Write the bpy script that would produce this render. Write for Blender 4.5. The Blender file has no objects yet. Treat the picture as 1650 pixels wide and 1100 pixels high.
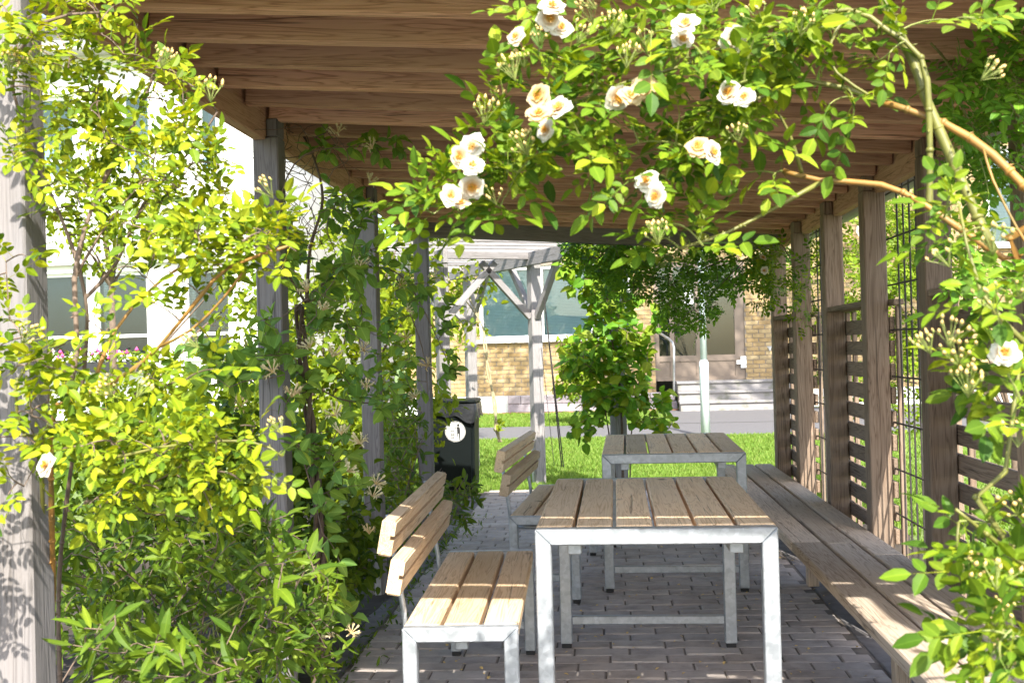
import bpy, bmesh, math, random
import numpy as np
from mathutils import Matrix, Vector

random.seed(7)
rng = np.random.default_rng(11)
sc = bpy.context.scene
COL = sc.collection

# ------------------------------------------------------------------ camera, sky, sun, exposure
FPX, YAW, PIT, ROL, CAMH = 1829.5, .0786, .0074, .0261, 1.30
_c, _s, _cp, _sp = math.cos(YAW), math.sin(YAW), math.cos(PIT), math.sin(PIT)
CF = np.array([-_s * _cp, _c * _cp, _sp])
_R = np.array([_c, _s, 0.])
_U = np.cross(_R, CF)
CR = _R * math.cos(ROL) - _U * math.sin(ROL)
CU = _U * math.cos(ROL) + _R * math.sin(ROL)
cam_d = bpy.data.cameras.new('camera')
cam = bpy.data.objects.new('camera', cam_d)
COL.objects.link(cam)
cam.matrix_world = Matrix(((CR[0], CU[0], -CF[0], 0), (CR[1], CU[1], -CF[1], 0), (CR[2], CU[2], -CF[2], CAMH), (0, 0, 0, 1)))
cam_d.sensor_width = 36.0
cam_d.lens = FPX / 1650 * 36.0
cam_d.clip_start = .05
cam_d.clip_end = 600
cam_d.dof.use_dof = True
cam_d.dof.focus_distance = 4.8
cam_d.dof.aperture_fstop = 10.0
sc.camera = cam

SUN = Vector((.22, -1.03, 1.0)).normalized()          # towards the sun
world = bpy.data.worlds.new('World')
sc.world = world
world.use_nodes = True
wn = world.node_tree
sky = wn.nodes.new('ShaderNodeTexSky')
sky.sky_type = 'NISHITA'
sky.sun_disc = False
sky.sun_elevation = math.asin(SUN.z)
sky.sun_rotation = math.atan2(SUN.x, SUN.y)
sky.dust_density = 2.0
wn.links.new(sky.outputs[0], wn.nodes['Background'].inputs[0])
wn.nodes['Background'].inputs[1].default_value = .12
sun_d = bpy.data.lights.new('sun', 'SUN')
sun_d.energy = 3.2
sun_d.angle = math.radians(.55)
sun_d.color = (1, .95, .86)
sun = bpy.data.objects.new('sun', sun_d)
COL.objects.link(sun)
sun.rotation_euler = SUN.to_track_quat('Z', 'Y').to_euler()
sun.location = (3, -6, 12)
sc.view_settings.view_transform = 'Standard'
sc.view_settings.look = 'None'
sc.view_settings.exposure = 2.0
sc.view_settings.gamma = 1.0
sc.cycles.max_bounces = 10
sc.cycles.diffuse_bounces = 5
sc.cycles.transparent_max_bounces = 12


def ray(px, py):
    return CF + (px - 825) / FPX * CR + (550 - py) / FPX * CU


def P(px, py, Y):                                     # the point at distance Y that the photograph shows at (px, py)
    d = ray(px, py)
    return np.array([0, 0, CAMH]) + d * (Y / d[1])


def proj(p):
    v = np.asarray(p) - np.array([0, 0, CAMH])
    z = v @ CF
    return 825 + FPX * (v @ CR) / z, 550 - FPX * (v @ CU) / z, z


# ------------------------------------------------------------------ object helpers
def tag(o, label=None, cat=None, group=None, kind=None):
    if label: o['label'] = label
    if cat: o['category'] = cat
    if group: o['group'] = group
    if kind: o['kind'] = kind
    return o


def thing(name, loc, label, cat, group=None, rz=0):
    o = bpy.data.objects.new(name, None)
    o.empty_display_size = .1
    COL.objects.link(o)
    o.location = loc
    o.rotation_euler = (0, 0, rz)
    return tag(o, label, cat, group)


def put(name, me, parent=None, loc=(0, 0, 0), rot=(0, 0, 0), kind=None, scale=None):
    o = bpy.data.objects.new(name, me)
    COL.objects.link(o)
    o.location = loc
    o.rotation_euler = rot
    if scale: o.scale = scale
    if parent is not None: o.parent = parent
    if kind: o['kind'] = kind
    return o


def mesh(name, verts, faces, mats, smooth=False, mi=None):
    me = bpy.data.meshes.new(name)
    me.from_pydata([tuple(v) for v in verts], [], faces)
    for m in (mats if isinstance(mats, (list, tuple)) else [mats]):
        me.materials.append(m)
    if mi is not None:
        me.polygons.foreach_set('material_index', mi)
    if smooth:
        me.polygons.foreach_set('use_smooth', [True] * len(me.polygons))
    me.update()
    return me


class MB:                                             # collects shapes into one mesh
    def __init__(s):
        s.v, s.f, s.m = [], [], []

    def add(s, vs, fs, mi=0):
        n = len(s.v)
        s.v += [tuple(v) for v in vs]
        s.f += [tuple(i + n for i in f) for f in fs]
        s.m += [mi] * len(fs)
        return s

    def box(s, a, b, mi=0):
        (x0, y0, z0), (x1, y1, z1) = a, b
        return s.add([(x0, y0, z0), (x1, y0, z0), (x1, y1, z0), (x0, y1, z0), (x0, y0, z1), (x1, y0, z1), (x1, y1, z1), (x0, y1, z1)],
                     [(3, 2, 1, 0), (4, 5, 6, 7), (0, 1, 5, 4), (1, 2, 6, 5), (2, 3, 7, 6), (3, 0, 4, 7)], mi)

    def hexa(s, pts, mi=0):                           # eight corners: bottom ring then top ring
        return s.add(pts, [(3, 2, 1, 0), (4, 5, 6, 7), (0, 1, 5, 4), (1, 2, 6, 5), (2, 3, 7, 6), (3, 0, 4, 7)], mi)

    def tube(s, pts, radii, n=6, mi=0, cap=True):
        pts = [np.asarray(p, float) for p in pts]
        if not hasattr(radii, '__len__'): radii = [radii] * len(pts)
        base = len(s.v)
        up = None
        for i, p in enumerate(pts):
            t = pts[min(i + 1, len(pts) - 1)] - pts[max(i - 1, 0)]
            t = t / (np.linalg.norm(t) + 1e-9)
            if up is None:
                up = np.array([0, 0, 1.]) if abs(t[2]) < .9 else np.array([1., 0, 0])
            a = up - t * (up @ t)
            a /= np.linalg.norm(a) + 1e-9
            up = a
            b = np.cross(t, a)
            for k in range(n):
                th = 2 * math.pi * k / n
                s.v.append(tuple(p + radii[i] * (math.cos(th) * a + math.sin(th) * b)))
        m = len(pts)
        for i in range(m - 1):
            for k in range(n):
                s.f.append((base + i * n + k, base + i * n + (k + 1) % n, base + (i + 1) * n + (k + 1) % n, base + (i + 1) * n + k))
                s.m.append(mi)
        if cap:
            s.f.append(tuple(base + k for k in range(n))[::-1]); s.m.append(mi)
            s.f.append(tuple(base + (m - 1) * n + k for k in range(n))); s.m.append(mi)
        return s

    def mesh(s, name, mats, smooth=False):
        return mesh(name, s.v, s.f, mats, smooth, s.m)

    def build(s, name, mats, parent=None, loc=(0, 0, 0), rot=(0, 0, 0), smooth=False, kind=None):
        return put(name, s.mesh(name, mats, smooth), parent, loc, rot, kind)


_cache = {}


def cbox(l, w, h, mat, bev=.004, var=0):              # a chamfered box round its centre, cached
    key = (round(l, 3), round(w, 3), round(h, 3), mat.name, bev, var)
    if key not in _cache:
        bm = bmesh.new()
        bmesh.ops.create_cube(bm, size=1)
        bmesh.ops.scale(bm, vec=(l, w, h), verts=bm.verts)
        if bev: bmesh.ops.bevel(bm, geom=bm.edges[:], offset=bev, segments=1, affect='EDGES')
        me = bpy.data.meshes.new('board')
        bm.to_mesh(me); bm.free()
        me.materials.append(mat)
        _cache[key] = me
    return _cache[key]


# ------------------------------------------------------------------ materials
def nmat(name):
    m = bpy.data.materials.new(name)
    m.use_nodes = True
    nt = m.node_tree
    return m, nt, nt.nodes['Principled BSDF']


def N(nt, typ, **kw):
    n = nt.nodes.new(typ)
    for k, v in kw.items():
        if k.startswith('i_'):
            n.inputs[k[2:].replace('_', ' ')].default_value = v
        else:
            setattr(n, k, v)
    return n


def ramp(nt, fac, stops):
    r = nt.nodes.new('ShaderNodeValToRGB')
    e = r.color_ramp.elements
    while len(e) < len(stops): e.new(.5)
    for i, (p, c) in enumerate(stops):
        e[i].position = p
        e[i].color = (*c, 1) if len(c) == 3 else c
    nt.links.new(fac, r.inputs[0])
    return r.outputs[0]


def mixc(nt, fac, a, b, mode='MIX'):
    n = nt.nodes.new('ShaderNodeMix')
    n.data_type = 'RGBA'
    n.blend_type = mode
    for s, v in ((n.inputs[0], fac), (n.inputs[6], a), (n.inputs[7], b)):
        if hasattr(v, 'is_output'): nt.links.new(v, s)
        else: s.default_value = v if not isinstance(v, tuple) else (*v, 1)
    return n.outputs[2]


def mathn(nt, op, a, b=None):
    n = nt.nodes.new('ShaderNodeMath')
    n.operation = op
    for s, v in ((n.inputs[0], a), (n.inputs[1], b)):
        if v is None: continue
        if hasattr(v, 'is_output'): nt.links.new(v, s)
        else: s.default_value = v
    return n.outputs[0]


def ocoord(nt, scale, rnd=37.0, src='Object'):
    tc = nt.nodes.new('ShaderNodeTexCoord')
    oi = nt.nodes.new('ShaderNodeObjectInfo')
    mp = nt.nodes.new('ShaderNodeMapping')
    mp.inputs['Scale'].default_value = scale
    add = nt.nodes.new('ShaderNodeVectorMath')
    add.operation = 'ADD'
    comb = nt.nodes.new('ShaderNodeCombineXYZ')
    for i, k in enumerate((1.0, .63, .31)):
        nt.links.new(mathn(nt, 'MULTIPLY', oi.outputs['Random'], rnd * k), comb.inputs[i])
    nt.links.new(tc.outputs[src], mp.inputs[0])
    nt.links.new(mp.outputs[0], add.inputs[0])
    nt.links.new(comb.outputs[0], add.inputs[1])
    return add.outputs[0], oi


def bump(nt, h, strength, dist, bsdf):
    b = nt.nodes.new('ShaderNodeBump')
    b.inputs['Strength'].default_value = strength
    b.inputs['Distance'].default_value = dist
    nt.links.new(h, b.inputs['Height'])
    nt.links.new(b.outputs[0], bsdf.inputs['Normal'])


RINGS = 8.0


def wood(name, dark, mid, light, grey=None, greyamt=.5, rough=.75):
    m, nt, b = nmat(name)
    v1, oi = ocoord(nt, (1.0, 19, 19))
    n1 = N(nt, 'ShaderNodeTexNoise', i_Scale=1.6, i_Detail=3.0, i_Roughness=.5, i_Distortion=.9)
    nt.links.new(v1, n1.inputs['Vector'])
    rings = mathn(nt, 'FRACT', mathn(nt, 'MULTIPLY', n1.outputs[0], RINGS))
    tri = ramp(nt, rings, [(0, (.62,) * 3), (.12, (.95,) * 3), (.55, (.72,) * 3), (.88, (.12,) * 3), (1, (.55,) * 3)])
    v2, _ = ocoord(nt, (6.0, 230, 230))
    n2 = N(nt, 'ShaderNodeTexNoise', i_Scale=1.0, i_Detail=4.0)
    nt.links.new(v2, n2.inputs['Vector'])
    v3, _ = ocoord(nt, (1.3, 3, 3))
    n3 = N(nt, 'ShaderNodeTexNoise', i_Scale=1.5, i_Detail=4.0)
    nt.links.new(v3, n3.inputs['Vector'])
    f = mathn(nt, 'ADD', mathn(nt, 'MULTIPLY', tri, .62), mathn(nt, 'MULTIPLY', n2.outputs[0], .36))
    c = ramp(nt, f, [(.22, dark), (.48, mid), (.78, light)])
    hs = N(nt, 'ShaderNodeHueSaturation')
    nt.links.new(mathn(nt, 'ADD', mathn(nt, 'MULTIPLY', oi.outputs['Random'], .62), .66), hs.inputs['Value'])
    nt.links.new(c, hs.inputs['Color'])
    c = hs.outputs[0]
    if grey:
        g = ramp(nt, n3.outputs[0], [(.32, (0, 0, 0)), (.68, (greyamt,) * 3)])
        c = mixc(nt, g, c, grey)
    # knots
    v4, _ = ocoord(nt, (2.6, 3.6, 3.6), 91.0)
    vo = N(nt, 'ShaderNodeTexVoronoi', i_Scale=1.0)
    nt.links.new(v4, vo.inputs['Vector'])
    k = ramp(nt, vo.outputs['Distance'], [(.035, (1, 1, 1)), (.06, (.45,) * 3), (.10, (0, 0, 0))])
    c = mixc(nt, k, c, tuple(x * .42 for x in dark))
    # long drying cracks
    v5, _ = ocoord(nt, (.55, 26, 26), 53.0)
    n5 = N(nt, 'ShaderNodeTexNoise', i_Scale=1.0, i_Detail=2.0)
    nt.links.new(v5, n5.inputs['Vector'])
    ck = ramp(nt, mathn(nt, 'ABSOLUTE', mathn(nt, 'SUBTRACT', n5.outputs[0], .63)), [(0, (.8,) * 3), (.012, (0, 0, 0))])
    c = mixc(nt, ck, c, tuple(x * .3 for x in dark))
    nt.links.new(c, b.inputs['Base Color'])
    b.inputs['Roughness'].default_value = rough
    b.inputs['Specular IOR Level'].default_value = .25
    bump(nt, f, .35, .004, b)
    return m


W_RAFT = wood('rafter_wood', (.36, .165, .095), (.58, .315, .195), (.70, .41, .27), (.55, .35, .24), .45)
W_GREY = wood('weathered_post_wood', (0.111, 0.099, 0.091), (0.182, 0.163, 0.152), (0.234, 0.212, 0.202), (0.202, 0.192, 0.195), .8)
W_BROWN = wood('brown_screen_wood', (.115, .076, .05), (.20, .137, .094), (.27, .195, .14), (.24, .195, .152), .5)
W_BENCH = wood('bench_wood', (.30, .218, .155), (.50, .39, .29), (.60, .485, .37), (.52, .44, .355), .55)
W_TAN = wood('tan_board_wood', (.50, .32, .18), (.70, .49, .29), (.79, .59, .385), (.66, .53, .38), .45, .6)
W_WHITE = wood('bleached_grey_wood', (.16, .145, .135), (.235, .218, .21), (.30, .28, .272), (.26, .25, .25), .7)


def simple(name, col, rough=.6, metal=0.0, noise=0.0, nscale=8.0, bmp=0.0, spec=.5, dirt=None, src='Object'):
    m, nt, b = nmat(name)
    b.inputs['Roughness'].default_value = rough
    b.inputs['Metallic'].default_value = metal
    b.inputs['Specular IOR Level'].default_value = spec
    b.inputs['Base Color'].default_value = (*col, 1)
    if noise or bmp:
        v, oi = ocoord(nt, (1, 1, 1), 37.0, src)
        n = N(nt, 'ShaderNodeTexNoise', i_Scale=nscale, i_Detail=6.0, i_Roughness=.6)
        nt.links.new(v, n.inputs['Vector'])
        lo = tuple(max(0, x * (1 - noise)) for x in col) if dirt is None else dirt
        hi = tuple(min(1, x * (1 + noise * .6)) for x in col)
        nt.links.new(ramp(nt, n.outputs[0], [(.3, lo), (.5, col), (.72, hi)]), b.inputs['Base Color'])
        if bmp: bump(nt, n.outputs[0], .5, bmp, b)
    return m


def galv():
    m, nt, b = nmat('galvanised_steel')
    v, oi = ocoord(nt, (1, 1, 1))
    vo = N(nt, 'ShaderNodeTexVoronoi', i_Scale=55.0)
    nt.links.new(v, vo.inputs['Vector'])
    n = N(nt, 'ShaderNodeTexNoise', i_Scale=26.0, i_Detail=6.0)
    nt.links.new(v, n.inputs['Vector'])
    c = ramp(nt, n.outputs[0], [(.3, (.39, .42, .45)), (.7, (.51, .54, .57))])
    sp = ramp(nt, vo.outputs['Color'], [(.2, (.82, .82, .82)), (.8, (1, 1, 1))])
    nt.links.new(mixc(nt, 1.0, c, sp, 'MULTIPLY'), b.inputs['Base Color'])
    b.inputs['Metallic'].default_value = .55
    nt.links.new(ramp(nt, n.outputs[0], [(.3, (.34,) * 3), (.7, (.52,) * 3)]), b.inputs['Roughness'])
    return m


GALV = galv()
RUBBER = simple('black_rubber', (.015, .015, .016), .6)
IRON = simple('dark_iron_rod', (.05, .042, .038), .6, .3, .4, 40)
STEEL = simple('bracket_steel', (.45, .46, .47), .45, .6, .25, 20)
ROOF = simple('grey_roof_sheet', (.42, .43, .44), .5, .2, .2, 3)
SOIL = simple('dark_soil', (.045, .034, .024), .95, 0, .5, 6, .02)
MORTAR = simple('mortar', (.24, .20, .16), .95, 0, .2, 9)
ASPH = simple('asphalt', (.115, .112, .116), .9, 0, .22, 35, .004)
CONC = simple('concrete_step', (.25, .235, .23), .9, 0, .25, 5, .004, dirt=(.13, .135, .09))
BLOCK = simple('grey_concrete_block', (.27, .245, .26), .95, 0, .25, 12, .006)
PLASTER = simple('white_plaster', (.80, .79, .77), .9, 0, .05, 2)
TRIM = simple('white_painted_trim', (.78, .78, .77), .5, 0, .05, 5)
GREYTRIM = simple('grey_fascia', (.44, .42, .42), .6, 0, .08, 3)
BRONZE = simple('bronze_door_metal', (.20, .155, .12), .45, .25, .12, 5)
POLE = simple('pale_painted_pole', (.62, .69, .71), .4, 0, .08, 8)
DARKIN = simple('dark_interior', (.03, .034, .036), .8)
CURTAIN = simple('pale_curtain', (.5, .55, .56), .9)
BLIND = simple('blind_slats', (.58, .65, .67), .6)
DBLIND = simple('dark_blind_slats', (.09, .10, .11), .6)
BINM = simple('dark_green_plastic', (.0035, .006, .006), .5, 0, .2, 12, 0, .2)
BAG = simple('black_plastic_bag', (.02, .021, .024), .22, 0, .2, 30, .01)
STICK = simple('white_sticker', (.78, .78, .76), .5)
STICKB = simple('black_print', (.015, .015, .015), .6)
PINKF = simple('pink_petals', (.72, .06, .25), .6)
WHITEF = simple('white_petals', (.8, .76, .72), .6)
BLACKPL = simple('black_planter', (.02, .02, .022), .5)
BARK = simple('brown_bark', (.12, .085, .06), .9, 0, .4, 30, .004)
TWIG = simple('dry_brown_twig', (.15, .105, .075), .85, 0, .3, 40)
CANEG = simple('green_cane', (.15, .15, .03), .5, 0, .35, 30)
CANEO = simple('orange_brown_cane', (.30, .15, .032), .55, 0, .5, 22, dirt=(.15, .12, .03))
STEMG = simple('green_shoot', (.19, .22, .05), .6, 0, .3, 30)


def glass():
    m, nt, b = nmat('window_glass')
    out = nt.nodes['Material Output']
    nt.nodes.remove(b)
    g = N(nt, 'ShaderNodeBsdfGlossy', i_Roughness=.02)
    g.inputs['Color'].default_value = (.85, .92, .93, 1)
    t = N(nt, 'ShaderNodeBsdfTransparent')
    t.inputs['Color'].default_value = (.75, .83, .84, 1)
    fr = N(nt, 'ShaderNodeFresnel', i_IOR=1.5)
    mx = nt.nodes.new('ShaderNodeMixShader')
    nt.links.new(mathn(nt, 'ADD', mathn(nt, 'MULTIPLY', fr.outputs[0], 1.2), .0), mx.inputs[0])
    nt.links.new(t.outputs[0], mx.inputs[1])
    nt.links.new(g.outputs[0], mx.inputs[2])
    nt.links.new(mx.outputs[0], out.inputs[0])
    return m


GLASS = glass()


def leafmat(name, cols, trans=.3, tcol=None, rough=.5, spec=.16):
    m, nt, b = nmat(name)
    out = nt.nodes['Material Output']
    oi = nt.nodes.new('ShaderNodeObjectInfo')
    ge = nt.nodes.new('ShaderNodeNewGeometry')
    r = mathn(nt, 'FRACT', mathn(nt, 'ADD', oi.outputs['Random'], ge.outputs['Random Per Island']))
    n = len(cols)
    c = ramp(nt, r, [(i / (n - 1), col) for i, col in enumerate(cols)])
    at = N(nt, 'ShaderNodeAttribute', attribute_name='rib')           # 1 on the midrib, 0 at the leaf edge
    rib = ramp(nt, at.outputs['Fac'], [(.0, (.86, .88, .8)), (.55, (1, 1, 1)), (.86, (1.02, 1.02, 1)), (.97, (1.45, 1.32, 1.5))])
    c = mixc(nt, 1.0, c, rib, 'MULTIPLY')
    v, _ = ocoord(nt, (1, 1, 1), 71.0)
    sp = N(nt, 'ShaderNodeTexNoise', i_Scale=3.1, i_Detail=5.0, i_Roughness=.75)
    nt.links.new(v, sp.inputs['Vector'])
    c = mixc(nt, ramp(nt, sp.outputs[0], [(.66, (0, 0, 0)), (.74, (.55,) * 3)]), c, (.17, .10, .025))
    nt.links.new(c, b.inputs['Base Color'])
    b.inputs['Roughness'].default_value = rough
    b.inputs['Specular IOR Level'].default_value = spec
    tr = nt.nodes.new('ShaderNodeBsdfTranslucent')
    nt.links.new(mixc(nt, 1.0, c, tcol or (1.7, 1.5, .45), 'MULTIPLY'), tr.inputs['Color'])
    mx = nt.nodes.new('ShaderNodeMixShader')
    mx.inputs[0].default_value = trans
    nt.links.new(b.outputs[0], mx.inputs[1])
    nt.links.new(tr.outputs[0], mx.inputs[2])
    nt.links.new(mx.outputs[0], out.inputs[0])
    return m


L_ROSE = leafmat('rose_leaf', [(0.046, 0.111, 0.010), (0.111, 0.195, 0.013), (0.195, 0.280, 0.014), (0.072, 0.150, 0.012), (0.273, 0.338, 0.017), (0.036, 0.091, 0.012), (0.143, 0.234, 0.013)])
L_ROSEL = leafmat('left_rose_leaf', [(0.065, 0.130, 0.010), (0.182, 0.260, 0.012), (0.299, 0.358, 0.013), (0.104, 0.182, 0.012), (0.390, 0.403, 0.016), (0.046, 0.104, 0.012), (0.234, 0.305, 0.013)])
L_HONEY = leafmat('honeysuckle_leaf', [(0.091, 0.191, 0.040), (0.155, 0.282, 0.047), (0.227, 0.346, 0.051), (0.118, 0.237, 0.055), (0.291, 0.400, 0.055)], .25)
L_SPIR = leafmat('narrow_shrub_leaf', [(.04, .085, .010), (.075, .135, .012), (.13, .20, .014), (.055, .11, .012), (.17, .235, .016)], .28)
L_HEDGE = leafmat('hedge_leaf', [(.09, .16, .012), (.18, .25, .015), (.27, .32, .018), (.12, .19, .014)], .4)
L_DARK = leafmat('dark_vine_leaf', [(0.074, 0.179, 0.020), (0.120, 0.263, 0.027), (0.185, 0.346, 0.031), (0.092, 0.220, 0.024)], .25)
L_CLIMB = leafmat('broad_climber_leaf', [(0.075, 0.202, 0.017), (0.122, 0.271, 0.019), (0.178, 0.315, 0.022), (0.243, 0.302, 0.026), (0.094, 0.227, 0.019)], .35)
L_BUSH = leafmat('garden_bush_leaf', [(.08, .15, .012), (.14, .22, .014), (.20, .28, .018), (.10, .17, .012)], .35)
L_TREE = leafmat('tree_leaf', [(.05, .10, .02), (.08, .14, .025), (.11, .18, .03)], .35)
L_GRASS = leafmat('grass_blade', [(0.129, 0.230, 0.039), (0.169, 0.288, 0.044), (0.208, 0.311, 0.058), (0.248, 0.311, 0.089)], .35, None, .6, .2)


def petalmat(name, inner, outer, r0, r1):
    m, nt, b = nmat(name)
    out = nt.nodes['Material Output']
    tc = nt.nodes.new('ShaderNodeTexCoord')
    ln = nt.nodes.new('ShaderNodeVectorMath'); ln.operation = 'LENGTH'
    nt.links.new(tc.outputs['Object'], ln.inputs[0])
    oi = nt.nodes.new('ShaderNodeObjectInfo')
    d = mathn(nt, 'ADD', ln.outputs['Value'], mathn(nt, 'MULTIPLY', mathn(nt, 'SUBTRACT', oi.outputs['Random'], .45), r0 * 1.1))
    c = ramp(nt, mathn(nt, 'DIVIDE', d, r1), [(r0 / r1, inner), (.92, outer)])
    rr = mathn(nt, 'FRACT', mathn(nt, 'MULTIPLY', oi.outputs['Random'], 7.3))
    c = mixc(nt, ramp(nt, rr, [(.55, (0, 0, 0)), (.98, (.8,) * 3)]), c, inner)
    nt.links.new(c, b.inputs['Base Color'])
    b.inputs['Roughness'].default_value = .7
    tr = nt.nodes.new('ShaderNodeBsdfTranslucent')
    nt.links.new(c, tr.inputs['Color'])
    mx = nt.nodes.new('ShaderNodeMixShader'); mx.inputs[0].default_value = .3
    nt.links.new(b.outputs[0], mx.inputs[1]); nt.links.new(tr.outputs[0], mx.inputs[2])
    nt.links.new(mx.outputs[0], out.inputs[0])
    return m


PETAL = petalmat('rose_petal', (.62, .39, .11), (.70, .66, .55), .006, .020)
STAMEN = simple('rose_stamens', (.62, .30, .02), .7, 0, .3, 200)
BUDM = simple('pale_rose_bud', (.66, .46, .16), .6, 0, .3, 60)
CALYX = simple('bud_stalk', (.22, .26, .06), .6)
HONEYP = petalmat('honeysuckle_petal', (.72, .52, .24), (.80, .72, .45), .004, .03)


# ------------------------------------------------------------------ the ground
def sheet(name, x0, x1, y0, y1, z, mat, nx=1, ny=1, kind='structure', wob=0):
    vs, fs = [], []
    for j in range(ny + 1):
        for i in range(nx + 1):
            vs.append((x0 + (x1 - x0) * i / nx, y0 + (y1 - y0) * j / ny, z + (random.uniform(-wob, wob) if wob else 0)))
    for j in range(ny):
        for i in range(nx):
            a = j * (nx + 1) + i
            fs.append((a, a + 1, a + nx + 2, a + nx + 1))
    o = put(name, mesh(name, vs, fs, mat))
    o['kind'] = kind
    return o


def lawnmat():
    m, nt, b = nmat('lawn_turf')
    tc = nt.nodes.new('ShaderNodeTexCoord')
    n = N(nt, 'ShaderNodeTexNoise', i_Scale=.9, i_Detail=8.0, i_Roughness=.7)
    n2 = N(nt, 'ShaderNodeTexNoise', i_Scale=60.0, i_Detail=3.0)
    for x in (n, n2): nt.links.new(tc.outputs['Object'], x.inputs['Vector'])
    c = ramp(nt, n.outputs[0], [(.3, (.13, .195, .045)), (.55, (.18, .25, .06)), (.75, (.25, .28, .09))])
    c2 = ramp(nt, n2.outputs[0], [(.3, (.6,) * 3), (.7, (1.15,) * 3)])
    nt.links.new(mixc(nt, 1.0, c, c2, 'MULTIPLY'), b.inputs['Base Color'])
    b.inputs['Roughness'].default_value = .9
    bump(nt, n2.outputs[0], .8, .02, b)
    return m


LAWN = lawnmat()
ground = sheet('ground', -150, 150, -60, 260, -.03, LAWN, 1, 1)
soil = sheet('planting_bed', -3.6, -1.17, 1.6, 9.6, .006, SOIL, 16, 60, wob=.012)
soil2 = sheet('planting_bed', 1.36, 2.0, 1.0, 8.2, .006, SOIL, 8, 50, wob=.012)
path = sheet('garden_path', -12, 14, 16.6, 19.3, -.012, ASPH)
path2 = sheet('entrance_apron', .9, 14, 19.3, 23.3, -.008, ASPH)
dim_ground = sheet('added_dark_ground', -9, 9, -7, 3.42, -.006, simple('bounce_dimming_dark', (.06, .06, .062), .92, 0, .2, 30))  # unseen dark ground, added to cut light bounced onto the rafter undersides
base = sheet('paving_bed', -1.25, 1.4, 3.43, 10.52, -.022, SOIL)


def pavermat():
    m, nt, b = nmat('clay_paver')
    v, oi = ocoord(nt, (1, 1, 1))
    ge = nt.nodes.new('ShaderNodeNewGeometry')
    n = N(nt, 'ShaderNodeTexNoise', i_Scale=9.0, i_Detail=7.0, i_Roughness=.65)
    n2 = N(nt, 'ShaderNodeTexNoise', i_Scale=120.0, i_Detail=2.0)
    nt.links.new(v, n.inputs['Vector']); nt.links.new(v, n2.inputs['Vector'])
    r = mathn(nt, 'FRACT', mathn(nt, 'ADD', oi.outputs['Random'], ge.outputs['Random Per Island']))
    c = ramp(nt, r, [(0, (.33, .28, .245)), (.3, (.41, .352, .31)), (.6, (.37, .325, .295)), (.85, (.44, .388, .348)), (1, (.30, .258, .228))])
    c = mixc(nt, 1.0, c, ramp(nt, n.outputs[0], [(.28, (.62, .62, .62)), (.5, (1, 1, 1)), (.75, (1.25, 1.22, 1.2))]), 'MULTIPLY')
    c = mixc(nt, ramp(nt, n2.outputs[0], [(.66, (0, 0, 0)), (.74, (.5,) * 3)]), c, (.34, .31, .30))
    nt.links.new(c, b.inputs['Base Color'])
    b.inputs['Roughness'].default_value = .85
    bump(nt, n2.outputs[0], .4, .003, b)
    return m


PAVER = pavermat()
SLAB = simple('dark_edge_slab', (.15, .14, .14), .9, 0, .35, 10, .003)
paving = tag(put('paving', mesh('paving', [(-1.12, 3.43, -.008), (1.1, 3.43, -.008), (1.1, 10.5, -.008), (-1.12, 10.5, -.008)], [(0, 1, 2, 3)], simple('joint_sand', (.17, .145, .12), .95, 0, .4, 20))), kind='structure')
pv = []
PW, PH = .236, .1165
row = 0
y = 3.44
while y < 10.45:
    x = -1.085 + (-.118 if row % 2 else 0)
    off = random.uniform(-.03, .03)
    while x < 1.06:
        a, b_ = max(x + off, -1.085), min(x + off + PW, 1.078)
        if b_ - a > .05:
            pv.append(((a + b_) / 2, y + PH / 2, b_ - a))
        x += PW
    y += PH
    row += 1
for yy in np.arange(3.44, 10.1, .42):                      # the wider dark edge slabs each side
    pv.append((-1.085 - .068, yy + .21, -.13))
    pv.append((1.078 + .135, yy + .21, -.262))
pv.sort(key=lambda t: math.hypot(t[0], t[1]) + (9 if t[1] < 4.1 else 0))
rest = MB()
for i, (x, y, w) in enumerate(pv):
    dz = random.uniform(-.0035, .0025)
    rot = (random.uniform(-.012, .012), random.uniform(-.012, .012), random.uniform(-.008, .008))
    if i < 300:
        if w > 0:
            wq = round((w - .004) / .005) * .005
            me = cbox(max(.04, wq - .001), PH - .0045, .06, PAVER, .005)
        else:
            me = cbox(-w - .008, .412, .06, SLAB, .005)
        put('paver', me, paving, (x, y, -.031 + dz), rot)
    else:
        ww, hh = (w - .007, PH - .007) if w > 0 else (-w - .008, .412)
        c = .005
        t, bz = -.001 + dz, -.05
        X0, X1, Y0, Y1 = x - ww / 2, x + ww / 2, y - hh / 2, y + hh / 2
        rest.add([(X0, Y0, bz), (X1, Y0, bz), (X1, Y1, bz), (X0, Y1, bz), (X0, Y0, t - c), (X1, Y0, t - c), (X1, Y1, t - c), (X0, Y1, t - c),
                  (X0 + c, Y0 + c, t), (X1 - c, Y0 + c, t), (X1 - c, Y1 - c, t), (X0 + c, Y1 - c, t)],
                 [(0, 1, 5, 4), (1, 2, 6, 5), (2, 3, 7, 6), (3, 0, 4, 7), (4, 5, 9, 8), (5, 6, 10, 9), (6, 7, 11, 10), (7, 4, 8, 11), (8, 9, 10, 11)], 0 if w > 0 else 1)
rest.build('far_pavers', [PAVER, SLAB], paving, kind='stuff')

# ------------------------------------------------------------------ the pergola over the tables
PXL, PXR, PS = -1.287, 1.162, .097                       # outer face of the left posts, inner face of the right posts
ROWS = [2.274, 4.172, 5.988, 7.803]
RMID = [3.22, 5.096, 6.917]
RZL, RZR, RXL, RXR = 2.187, 2.019, -1.222, 1.212           # underside of the rafters at each end
SL = (RZR - RZL) / (RXR - RXL)


def rz(x): return RZL + (x - RXL) * SL


perg = thing('pergola', (0, 5, 0), 'long brown timber pergola with sloping roof over the tables', 'pergola')
PO = np.array([0, 5, 0])


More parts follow.
